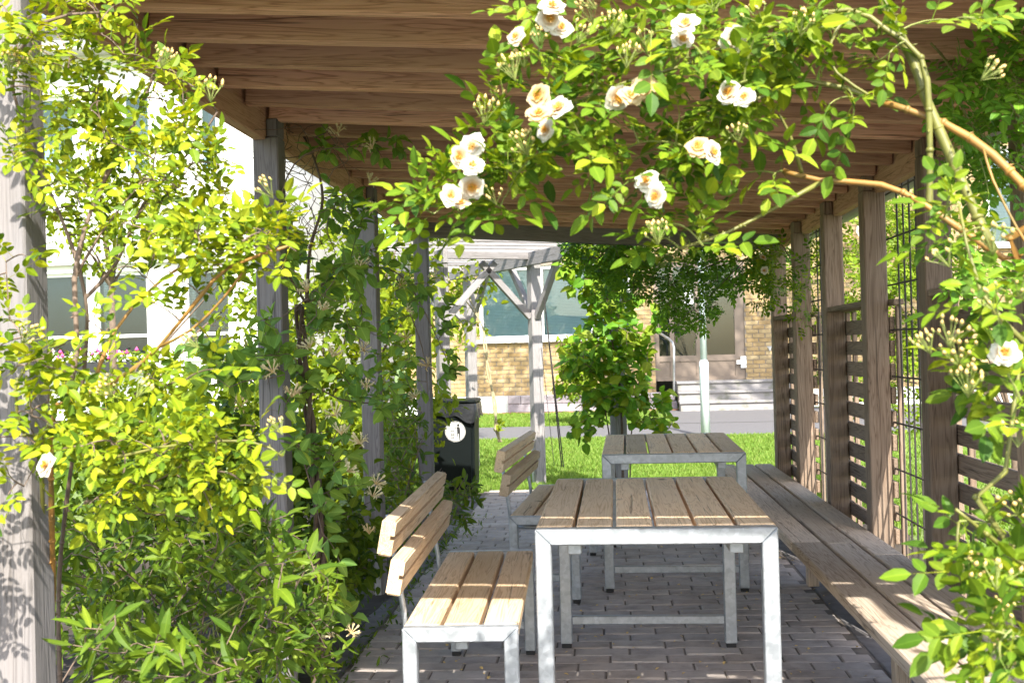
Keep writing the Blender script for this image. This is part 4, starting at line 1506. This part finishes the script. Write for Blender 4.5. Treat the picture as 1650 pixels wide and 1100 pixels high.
tC = (ell(-75, 780, 55, 90, 1.95, 2.1, 12) + ell(-60, 540, 50, 110, 1.95, 2.1, 10) + ell(-80, 930, 50, 80, 1.95, 2.1, 6) + ell(20, 480, 40, 90, 1.95, 2.1, 6) + ell(110, 50, 150, 60, 2.0, 2.35, 29) + ell(30, 190, 45, 130, 1.95, 2.15, 14) + ell(220, 170, 110, 80, 2.1, 2.4, 29) + ell(260, 260, 120, 70, 2.1, 2.4, 26) + ell(170, 340, 110, 80, 2.1, 2.35, 23) +
      ell(340, 390, 110, 45, 1.98, 2.15, 26) + ell(440, 385, 80, 38, 1.97, 2.1, 20) + ell(290, 450, 120, 50, 2.0, 2.2, 11) + ell(60, 620, 65, 60, 1.92, 2.05, 11) + ell(240, 730, 180, 65, 1.9, 2.1, 39) +
      ell(390, 725, 70, 55, 1.92, 2.05, 11) + ell(110, 690, 100, 50, 1.92, 2.1, 13) + ell(250, 810, 140, 40, 1.95, 2.15, 13) + ell(200, 620, 90, 50, 2.0, 2.15, 5) + ell(340, 300, 60, 60, 2.1, 2.3, 8) +
      ell(180, 560, 100, 60, 2.0, 2.2, 5) + ell(20, 770, 30, 40, 1.9, 2.0, 3) + ell(110, 180, 80, 120, 2.1, 2.3, 14) + ell(20, 60, 40, 60, 1.95, 2.1, 7) + ell(300, 600, 60, 40, 2.05, 2.2, 4))
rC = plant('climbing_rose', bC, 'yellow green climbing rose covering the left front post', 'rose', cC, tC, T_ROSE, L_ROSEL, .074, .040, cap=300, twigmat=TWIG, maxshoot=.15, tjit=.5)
add_roses(rC, bC, [(75, 750, .95)], 1.86, .9)
add_buds(rC, bC, [(455, 700), (15, 120), (60, 110), (35, 555), (320, 560), (220, 640), (340, 165), (180, 640), (130, 730), (440, 320), (260, 110)], 1.95)

# honeysuckle on the left posts
bD = np.array([-1.15, 4.4, 0.])
cD = []
for k in range(3):
    pts = []
    for i in range(26):
        z = i / 25 * 1.5
        a = i * .75 + k * 2.1
        cx = -1.15 + .03 * math.sin(z * 3)
        pts.append(np.array([cx + .014 * math.cos(a), 4.38 + .014 * math.sin(a), z]))
    cD.append((pts, .012, .008, BARK))
topD = np.array([-1.15, 4.38, 1.5])
cD += [([topD, P(500, 400, 4.45), P(520, 320, 4.5), P(500, 240, 4.6), P(470, 195, 4.7)], .008, .003, TWIG),
       ([topD, P(540, 440, 4.7), P(600, 430, 5.2), P(660, 460, 5.8), P(730, 600, 6.2)], .006, .002, TWIG),
       ([topD, P(455, 420, 4.25), P(450, 330, 4.2), P(490, 250, 4.2), P(600, 235, 4.3)], .005, .002, TWIG),
       ([P(478, 600, 4.4), P(540, 640, 4.5), P(600, 650, 4.8)], .004, .002, TWIG),
       ([P(476, 700, 4.3), P(500, 780, 4.2), P(520, 860, 4.1)], .004, .002, TWIG),
       ([P(640, 450, 5.7), P(680, 560, 6.0), P(690, 640, 6.0)], .004, .002, TWIG)]
tD = (ell(500, 400, 70, 70, 4.1, 4.7, 15) + ell(540, 520, 80, 90, 4.1, 4.9, 21) + ell(480, 570, 55, 80, 4.0, 4.5, 12) + ell(580, 410, 60, 90, 4.5, 5.3, 18) + ell(580, 620, 70, 80, 4.4, 5.1, 13) +
      ell(650, 480, 45, 90, 5.2, 6.0, 15) + ell(640, 600, 40, 70, 5.4, 6.1, 9) + ell(500, 690, 55, 80, 4.0, 4.5, 10) + ell(540, 780, 50, 70, 4.0, 4.6, 10) + ell(560, 330, 50, 50, 4.4, 5.1, 11) +
      ell(715, 590, 40, 25, 5.9, 6.3, 5) + ell(430, 560, 40, 60, 3.9, 4.2, 10) + ell(620, 245, 60, 22, 4.2, 4.5, 6) + ell(540, 235, 40, 25, 4.2, 4.5, 5) + ell(540, 960, 40, 60, 3.9, 4.3, 8) + ell(380, 590, 60, 60, 4.2, 4.7, 9) +
      ell(720, 510, 25, 30, 5.9, 6.2, 4)  + ell(330, 590, 60, 50, 4.2, 4.8, 10))
rD = plant('honeysuckle', bD, 'twining honeysuckle with cream trumpet flowers on the left posts', 'honeysuckle', cD, tD, T_OVAL, L_HONEY, .068, .05, cap=300, twigmat=TWIG, twig_r=(.0022, .0012), maxshoot=.24, whorl=2, cane_name='stem', tjit=.55)
# bare tangled twigs
tb = MB()
for k in range(70):
    p0 = P(rng.uniform(450, 540), rng.uniform(180, 380), rng.uniform(4.2, 4.9)) if k < 45 else P(rng.uniform(400, 500), rng.uniform(330, 620), rng.uniform(4.0, 4.5))
    pts = [p0]
    d = unit(rng.normal(size=3))
    for j in range(7):
        d = unit(d + rng.normal(size=3) * .55)
        pts.append(pts[-1] + d * .055)
    tb.tube([p - bD for p in pts], [.0022, .002, .0018, .0016, .0014, .0012, .001, .001], 4, 0, False)
tb.build('bare_twigs', TWIG, rD, kind='stuff')
for k, (px, py, Y) in enumerate([(600, 240, 4.25), (545, 215, 4.2), (595, 295, 4.6), (440, 600, 3.95), (495, 470, 4.0), (520, 500, 4.1), (535, 575, 4.1), (585, 565, 4.4), (590, 625, 4.4), (655, 545, 5.3), (655, 500, 5.4), (690, 590, 5.6),
                                 (550, 700, 4.1), (582, 715, 4.2), (540, 670, 4.1), (470, 640, 3.95), (605, 780, 4.4), (600, 800, 4.4), (595, 860, 4.3), (565, 1020, 4.0), (535, 1025, 3.9), (580, 430, 4.6), (645, 460, 5.3), (600, 340, 4.7), (385, 655, 3.9), (560, 760, 4.1), (620, 400, 5.0), (700, 450, 5.8), (500, 560, 4.1), (670, 640, 5.6)]):
    o = put('flower', HONEYS[k % 3], rD, P(px, py, Y) - bD)
    aim(o, unit(np.array([.2 + rng.normal() * .7, -.5 + rng.normal() * .4, .8 + rng.normal() * .3])), rng.uniform(0, 6), rng.uniform(.8, 1.15))

# narrow-leaved shrub at the lower left
bE = np.array([-1.5, 3.1, 0.])
cE = []
for k in range(26):
    t = [P(rng.uniform(90, 520), rng.uniform(830, 1010), rng.uniform(2.6, 3.7))]
    b0 = bE + np.array([rng.uniform(-.35, .6), rng.uniform(-.4, .5), 0])
    mid = (b0 + t[0]) / 2 + np.array([0, 0, .1])
    cE.append(([b0, mid, t[0]], .0035, .0015, TWIG if k % 2 else STEMG))
tE = (ell(200, 960, 130, 130, 2.5, 3.4, 162) + ell(360, 910, 120, 90, 2.6, 3.6, 135) + ell(430, 1010, 80, 90, 2.7, 3.6, 94) + ell(300, 1060, 210, 60, 2.4, 3.4, 121) + ell(130, 880, 80, 60, 2.6, 3.3, 45) +
      ell(440, 870, 60, 60, 2.9, 3.6, 40) + ell(500, 950, 50, 70, 3.2, 3.9, 45) + ell(510, 1050, 50, 50, 3.2, 3.8, 35) + ell(300, 830, 160, 40, 2.8, 3.5, 45) +
      ell(200, 1040, 110, 60, 1.95, 2.2, 22) + ell(330, 1070, 120, 40, 1.95, 2.25, 20) + ell(420, 930, 70, 50, 2.0, 2.3, 14) + ell(480, 900, 40, 30, 2.1, 2.4, 7))
rE = plant('spirea_shrub', bE, 'fresh green narrow-leaved shrub filling the lower left corner', 'shrub', cE, tE, T_NARROW, L_SPIR, .058, .021, cap=300, twigmat=TWIG, twig_r=(.0016, .001), maxshoot=.26, lift=.75, cane_name='stem', sag=.02, tjit=.5)

# shrubs between the posts and the litter bin
bF = np.array([-1.45, 7.2, 0.])
cF = [([bF + np.array([rng.uniform(-.3, .3), rng.uniform(-.6, .6), 0]), P(rng.uniform(600, 760), rng.uniform(650, 820), rng.uniform(6.6, 8.2))], .006, .002, TWIG) for k in range(16)]
tF = (ell(740, 800, 42, 32, 6.8, 7.7, 44) + ell(650, 720, 42, 80, 6.6, 8.0, 90) + ell(640, 800, 50, 80, 6.3, 7.4, 90) + ell(700, 830, 60, 50, 6.6, 7.6, 60) + ell(640, 680, 40, 60, 7.0, 8.2, 50) + ell(560, 850, 40, 60, 5.4, 6.2, 40) + ell(560, 920, 35, 40, 4.8, 5.6, 30))
rF = plant('spirea_shrub', bF, 'shaded green shrub spilling over the paving before the litter bin', 'shrub', cF, tF, T_NARROW, L_SPIR, .075, .034, cap=250, twigmat=TWIG, twig_r=(.0025, .0015), maxshoot=.34, lift=.6, cane_name='stem', sag=.05)


# dense background shrubs and trees: crown of leaf clumps on a branching trunk
def bush(name, base, label, cat, blobs, templ, mat, size, n, cap=0, trunk_r=.05, group=None, trunk=None, limbs=14, cname='crown'):
    base = np.asarray(base, float)
    root = thing(name, base, label, cat, group)
    tm = MB()
    cs = np.array([b_[0] for b_ in blobs])
    top = np.array(trunk) if trunk is not None else np.array([base[0], base[1], max(.15, cs[:, 2].min() * .6)])
    tm.tube([base - base, (top - base) * .5 + rng.normal(size=3) * .02, top - base], [trunk_r, trunk_r * .8, trunk_r * .6], 8)
    LP, LD, LN, LS = [], [], [], []
    vol = np.array([b_[1][0] * b_[1][1] * b_[1][2] for b_ in blobs]); vol = vol ** .75; vol /= vol.sum()
    for (c, rad), frac in zip(blobs, vol):
        c, rad = np.asarray(c, float), np.asarray(rad, float)
        for q in range(max(2, int(limbs / len(blobs)))):
            e = c + rad * unit(rng.normal(size=3)) * .8
            mid = (top + e) / 2 + UP * .08 * np.linalg.norm(e - top)
            tm.tube([p - base for p in (top, mid, e)], [trunk_r * .4, trunk_r * .22, trunk_r * .06], 5, 0, False)
        m = int(n * frac)
        ncl = max(6, m // 16)
        for q in range(ncl):                              # leaf clumps, mostly near the skin of the crown
            d = unit(rng.normal(size=3))
            cc = c + rad * d * rng.uniform(.45, 1.08)
            for w in range(16):
                LP.append(cc + rng.normal(size=3) * rad.mean() * .13)
                dr = unit(d * .5 + rng.normal(size=3) * .7 - UP * .15)
                LD.append(dr); LN.append(unit(UP * .8 + d * .4 + rng.normal(size=3) * .5)); LS.append(size * rng.uniform(.6, 1.2))
    tm.build('trunk', BARK, root, smooth=True)
    emit_leaves(root, base, templ, mat, LP, LD, LN, LS, cap, rest_name=cname)
    return root


def blob(px, py, Y, rx, ry, rz_):
    return (P(px, py, Y), (rx, ry, rz_))


bush('garden_shrub', (-2.3, 9.2, 0), 'bright yellow green shrub behind the honeysuckle posts', 'shrub', [blob(560, 520, 9.2, .55, .6, .8), blob(620, 640, 9.0, .5, .5, .6), blob(500, 620, 9, .6, .5, .7), blob(640, 450, 9.6, .4, .5, .6), blob(560, 720, 8.6, .7, .5, .5)], T_OVAL, L_HEDGE, .085, 4600)
bush('garden_shrub', (-4.4, 9.4, 0), 'tall leafy shrub between the white building and the pergola', 'shrub', [blob(330, 620, 9.4, .9, .6, .35), blob(420, 560, 9.6, .5, .6, .6), blob(250, 690, 9.2, 1.0, .6, .3), blob(420, 420, 10.2, .35, .5, .5), blob(150, 720, 9.4, .7, .5, .3)], T_OVAL, L_HEDGE, .08, 3600)
bush('garden_tree', (-3.3, 15.5, 0), 'light leafed small tree behind the arbour by the brick wall', 'tree', [blob(735, 440, 15, .7, .7, .9), blob(660, 420, 15.5, .8, .8, 1.0), blob(600, 380, 15.5, .9, .8, 1.0), blob(690, 520, 15, .5, .5, .6)], T_OVAL, L_HEDGE, .11, 3200, trunk_r=.08, trunk=(-3.2, 15.5, 1.6))
bush('garden_tree', (-7.3, 16.5, 0), 'slender pale tree standing before the white building', 'tree', [blob(150, 220, 16.5, .9, .8, .8), blob(210, 300, 16.5, .7, .7, .7), blob(110, 330, 16.3, .7, .7, .8), blob(170, 400, 16.4, .5, .6, .4)], T_OVAL, L_HEDGE, .11, 2200, trunk_r=.07, trunk=(-7.3, 16.5, 2.4))
bush('wall_bush', (-.3, 19.6, 0), 'round bright bush beside the path below the window', 'shrub', [blob(935, 585, 19.6, .38, .4, .5), blob(925, 620, 19.5, .36, .35, .3)], T_OVAL, L_BUSH, .10, 1100, trunk_r=.03)

bush('dense_shrub', (-1.75, 5.4, 0), 'dense mid green shrub filling the gap between the left posts', 'shrub', [blob(470, 830, 4.9, .34, .4, .34), blob(545, 860, 5.3, .26, .4, .36), blob(400, 760, 5.4, .42, .45, .3), blob(310, 800, 4.8, .5, .4, .4), blob(455, 950, 4.6, .36, .4, .3), blob(220, 720, 5.2, .5, .4, .3), blob(150, 880, 4.4, .5, .4, .45)], T_OVAL, L_SPIR, .062, 5200, trunk_r=.03)
# vine hanging from the far end beam
bG = np.array([1.26, 8.0, 0.])
cG = [([bG, bG + [0, 0, 1.0], bG + [-.05, -.05, 1.75], P(1150, 392, 8.0), P(1050, 395, 7.98), P(930, 392, 7.98)], .014, .004, BARK),
      ([bG + [-.05, -.05, 1.75], P(1220, 400, 8.1), P(1120, 440, 8.1), P(1060, 470, 8.1)], .007, .003, BARK),
      ([P(1240, 380, 8.0), P(1180, 440, 8.0), P(1120, 500, 8.05)], .005, .002, BARK)]
tG = (ell(960, 402, 55, 34, 7.88, 8.3, 50) + ell(1050, 420, 95, 55, 7.88, 8.4, 130) + ell(1180, 420, 75, 55, 7.88, 8.4, 100) + ell(1110, 480, 55, 55, 7.9, 8.4, 75) + ell(1240, 400, 35, 40, 7.9, 8.2, 34) + ell(1000, 460, 50, 45, 7.9, 8.4, 40) + ell(1180, 375, 70, 18, 7.88, 8.2, 30) + ell(1000, 380, 80, 15, 7.88, 8.2, 26))
rG = plant('hanging_vine', bG, 'dark green vine hanging thickly from the far end beam', 'vine', cG, tG, T_ROSE, L_DARK, .105, .06, cap=0, twigmat=TWIG, twig_r=(.003, .0015), maxshoot=.3, sag=-.02, cane_name='stem', lift=.1)
# broad-leaved climber on the arbour post
bH = np.array([pA[2][0] + .02, pA[2][1] - .12, 0.])
cH = [([bH, P(1000, 640, 9.35), P(985, 540, 9.35), P(975, 440, 9.35)], .014, .005, BARK), ([bH + [.05, 0, 0], P(1020, 660, 9.3), P(1035, 600, 9.3)], .008, .003, BARK), ([bH + [-.03, 0, 0], P(975, 660, 9.3), P(955, 560, 9.3)], .008, .003, BARK)]
tH = (ell(955, 440, 48, 42, 9.1, 9.6, 44) + ell(950, 560, 38, 50, 9.0, 9.5, 44) + ell(1000, 600, 60, 70, 9.0, 9.6, 88) + ell(1035, 650, 48, 38, 9.0, 9.5, 44) + ell(965, 650, 40, 45, 9.0, 9.5, 34) + ell(985, 510, 45, 45, 9.1, 9.6, 40) + ell(920, 430, 22, 20, 9.1, 9.4, 10) + ell(985, 460, 60, 50, 9.0, 9.6, 40) + ell(1030, 560, 45, 50, 9.0, 9.5, 26) + ell(1065, 685, 28, 20, 9.0, 9.4, 9) + ell(940, 690, 28, 25, 9.0, 9.4, 10) + ell(918, 600, 26, 40, 9.0, 9.4, 10) + ell(945, 400, 45, 25, 9.0, 9.5, 16) + ell(1000, 410, 50, 30, 9.0, 9.5, 18) + ell(1050, 520, 30, 30, 9.0, 9.4, 8))
rH = plant('broad_leaved_climber', bH, 'broad-leaved climber wrapped round the arbour post behind the far table', 'climber', cH, tH, T_BROAD, L_CLIMB, .098, .058, cap=300, twigmat=TWIG, twig_r=(.003, .002), maxshoot=.34, cane_name='stem', lift=.1)
# rose on the far right posts
bI = np.array([1.42, 7.3, 0.])
cI = [([bI, bI + [0, 0, 1.2], P(1275, 420, 7.4), P(1245, 380, 7.5)], .009, .003, BARK), ([bI + [0, 0, 1.0], P(1300, 430, 6.9), P(1300, 540, 6.7)], .005, .002, STEMG)]
tI = ell(1255, 425, 40, 55, 7.1, 7.7, 40) + ell(1292, 470, 26, 60, 6.6, 7.1, 26) + ell(1235, 470, 25, 40, 7.2, 7.7, 14) + ell(1312, 400, 25, 40, 6.7, 7.2, 12)
rI = plant('rambling_rose', bI, 'small-flowered rambling rose between the far right posts', 'rose', cI, tI, T_ROSE, L_ROSE, .085, .06, cap=200, twigmat=STEMG, maxshoot=.22, cane_name='stem')
add_roses(rI, bI, [(1229, 415, 1), (1232, 436, 1), (1385, 372, 1.2)], 7.1, 1.0)
# dark rose growth under the roof edge at upper right
bJ = np.array([1.62, 3.0, 0.])
cJ = [([bJ, bJ + [0, 0, 1.3], P(1600, 240, 3.0), P(1540, 120, 2.9), P(1500, 70, 2.85)], .009, .003, CANEG), ([bJ + [0, 0, 1.2], P(1650, 200, 2.9), P(1600, 100, 2.8)], .006, .003, CANEG)]
tJ = ell(1595, 160, 75, 80, 2.7, 3.3, 42) + ell(1560, 260, 60, 50, 2.9, 3.4, 18) + ell(1620, 270, 50, 60, 2.7, 3.2, 16) + ell(1640, 90, 40, 60, 2.6, 3.0, 12) + ell(1545, 420, 45, 60, 2.6, 3.0, 10) + ell(1620, 440, 40, 60, 2.5, 2.9, 8)
rJ = plant('climbing_rose', bJ, 'dark shaded rose growth under the roof edge at the upper right', 'rose', cJ, tJ, T_ROSE, L_DARK, .088, .055, cap=250, twigmat=STEMG, maxshoot=.2)
# garden beyond the slatted screen
bush('garden_shrub', (3.0, 8.6, 0), 'bright rose bush outside the rod trellis at the right', 'shrub', [blob(1380, 430, 8.4, .34, .5, .55), blob(1450, 430, 8.6, .4, .5, .6), blob(1400, 560, 8.5, .38, .4, .5), blob(1460, 600, 8.4, .3, .4, .5), blob(1500, 380, 8.8, .4, .4, .5)], T_ROSE, L_BUSH, .10, 2100, cap=0, trunk_r=.04)
bush('garden_shrub', (2.35, 5.2, 0), 'low leafy plants at the foot of the screen outside', 'shrub', [((2.3, 5.3, .3), (.25, .45, .28)), ((2.15, 4.6, .25), (.2, .4, .22))], T_BROAD, L_BUSH, .12, 420, cap=100, trunk_r=.012)
bush('garden_tree', (6.9, 15.4, 0), 'spreading garden tree standing outside the view at the right', 'tree', [((-.3, 15.5, 9.2), (1.1, 1.2, .8)), ((1.7, 15.8, 9.9), (1.2, 1.3, .8)), ((3.8, 15.5, 10.4), (1.3, 1.4, .9)), ((5.6, 15.3, 9.4), (1.3, 1.4, .9)), ((7.4, 15.6, 10.3), (1.7, 1.7, 1.2))], T_BROAD, L_TREE, .16, 3600, trunk_r=.17, trunk=(6.7, 15.4, 6.6), limbs=40)

# dry climber strings against the arbour post
bK = np.array([pA[1][0] + .22, pA[1][1] - .3, 0.])
cs_ = thing('training_wires', bK, 'dark training wires leaning against the arbour post', 'wires')
for k, (a, b_) in enumerate((((876, 470), (905, 752)), ((879, 500), (908, 752)), ((872, 560), (893, 750)))):
    m = MB(); m.tube([P(*a, 10.8) - bK, P(*b_, 10.7) - bK], .006 if k < 2 else .003, 5); m.build('wire', IRON, cs_)
bL = np.array([pA[1][0] - .42, pA[1][1] - .15, 0.])
rL = plant('bare_climber', bL, 'twisted pale climber stem twining up beside the middle arbour post', 'climber',
           [([P(806 + dx, 712, 10.9), P(800 - dx, 690, 10.9), P(797 + dx, 650, 10.9), P(787 - dx, 600, 10.9), P(782 + dx, 560, 10.9), P(775, 520, 10.95), P(745 + 3 * dx, 470, 11.0)], .012, .006, simple('pale_stem%d' % dx, (.36, .31, .18), .8, 0, .3, 20)) for dx in (2, -2)],
           ell(760, 450, 35, 40, 10.8, 11.3, 22) + ell(770, 520, 30, 30, 10.8, 11.2, 8) + ell(805, 690, 10, 14, 10.8, 11, 5) + ell(740, 560, 25, 40, 10.6, 11.1, 9), T_OVAL, L_HEDGE, .07, .06, cap=100, twigmat=TWIG, maxshoot=.2, cane_name='stem')

# flower boxes on the white building
for k, (a, b_) in enumerate(low[:2]):
    zc = lz0 - .1
    fbx = thing('flower_box', ((a + b_) / 2, YW - .32, zc), ['black flower box with pink blossoms under the left-hand window', 'black flower box with pink blossoms under the window nearer the shrubs'][k], 'flower box', 'flower boxes on the white building')
    put('box', cbox(b_ - a + .1, .22, .2, BLACKPL, .01), fbx, (0, 0, -.05))
    n = 220
    pos = np.column_stack([rng.uniform(-(b_ - a) / 2, (b_ - a) / 2, n), rng.uniform(-.1, .1, n), rng.uniform(.05, .24, n)])
    x, y, z = frames(rng.normal(size=(n, 3)), np.array([[0, -.3, 1.]]) + rng.normal(size=(n, 3)) * .4)
    put('foliage', leaf_mesh_joined('foliage', T_OVAL, rng.integers(0, 3, n), pos, x, y, z, rng.uniform(.07, .12, n), L_SPIR), fbx, kind='stuff')
    for q in range(26):
        m_ = MB(); octa(m_, (0, 0, 0), .04)
        o = put('blossom', _cache.setdefault('blossom%d' % (q % 2), m_.mesh('blossom', PINKF if q % 2 else WHITEF)), fbx, (rng.uniform(-(b_ - a) / 2, (b_ - a) / 2), rng.uniform(-.12, 0), rng.uniform(.12, .3)))

# ------------------------------------------------------------------ lawn grass and small litter on the paving
def blades(name, n, areas, h, mat, parent=None):
    tot = []
    for (x0, x1, y0, y1), w in areas:
        m = int(n * w)
        yv = y0 + (y1 - y0) * rng.random(m) ** 1.3
        tot.append(np.column_stack([rng.uniform(x0, x1, m), yv, np.full(m, -.03)]))
    p = np.concatenate(tot)
    p = p[~((p[:, 1] > 16.55) & (p[:, 1] < 19.35))]
    m = len(p)
    a = rng.uniform(0, 6.28, m)
    hh = h * rng.uniform(.5, 1.2, m)
    w = .006 + .0006 * p[:, 1]
    dx = np.column_stack([np.cos(a) * w, np.sin(a) * w, np.zeros(m)])
    lean = np.column_stack([rng.normal(size=m) * .4, rng.normal(size=m) * .4, np.ones(m)]) * hh[:, None]
    V = np.stack([p - dx, p + dx, p + lean], 1).reshape(-1, 3)
    me = bpy.data.meshes.new(name)
    me.vertices.add(3 * m); me.vertices.foreach_set('co', V.astype(np.float32).ravel())
    me.loops.add(3 * m); me.loops.foreach_set('vertex_index', np.arange(3 * m, dtype=np.int32))
    me.polygons.add(m)
    me.polygons.foreach_set('loop_start', np.arange(0, 3 * m, 3, dtype=np.int32)); me.polygons.foreach_set('loop_total', np.full(m, 3, np.int32))
    me.materials.append(mat)
    me.update(calc_edges=True)
    return put(name, me)


g = blades('lawn_grass', 170000, [((-3.2, 3.2, 10.55, 16.6), .54), ((1.38, 3.2, 8.3, 10.55), .06), ((-5, 1.2, 19.3, 23.2), .14), ((1.9, 7, 3.5, 16.6), .22), ((1.1, 1.9, 8.3, 9.4), .02)], .06, L_GRASS)
tag(g, 'short mown lawn grass around the arbour', 'grass', kind='stuff')
# moss and weeds in the joints at the left edge
m = 900
py_ = rng.uniform(3.6, 9, m)
px_ = np.where(rng.random(m) < .6, -1.09 + rng.normal(size=m) * .025, rng.uniform(-1.25, -.9, m))
pos = np.column_stack([px_, py_, np.full(m, .0)])
x, y, z = frames(rng.normal(size=(m, 3)) + np.array([0, 0, .7]), rng.normal(size=(m, 3)) * .5 + UP)
o = put('joint_weeds', leaf_mesh_joined('joint_weeds', T_NARROW, rng.integers(0, 3, m), pos, x, y, z, rng.uniform(.015, .045, m), L_SPIR))
tag(o, 'moss and weeds in the joints along the left paving edge', 'weeds', kind='stuff')
m = 420
pos = np.column_stack([rng.uniform(-1.1, 1.1, m), rng.uniform(3.8, 9, m), np.full(m, .004)])
x, y, z = frames(rng.normal(size=(m, 3)) * np.array([1, 1, .1]), rng.normal(size=(m, 3)) * .25 + UP)
o = put('fallen_petals', leaf_mesh_joined('fallen_petals', T_OVAL, rng.integers(0, 3, m), pos, x, y, z, rng.uniform(.006, .024, m), BUDM))
tag(o, 'small dry petals scattered over the paving', 'leaf litter', kind='stuff')
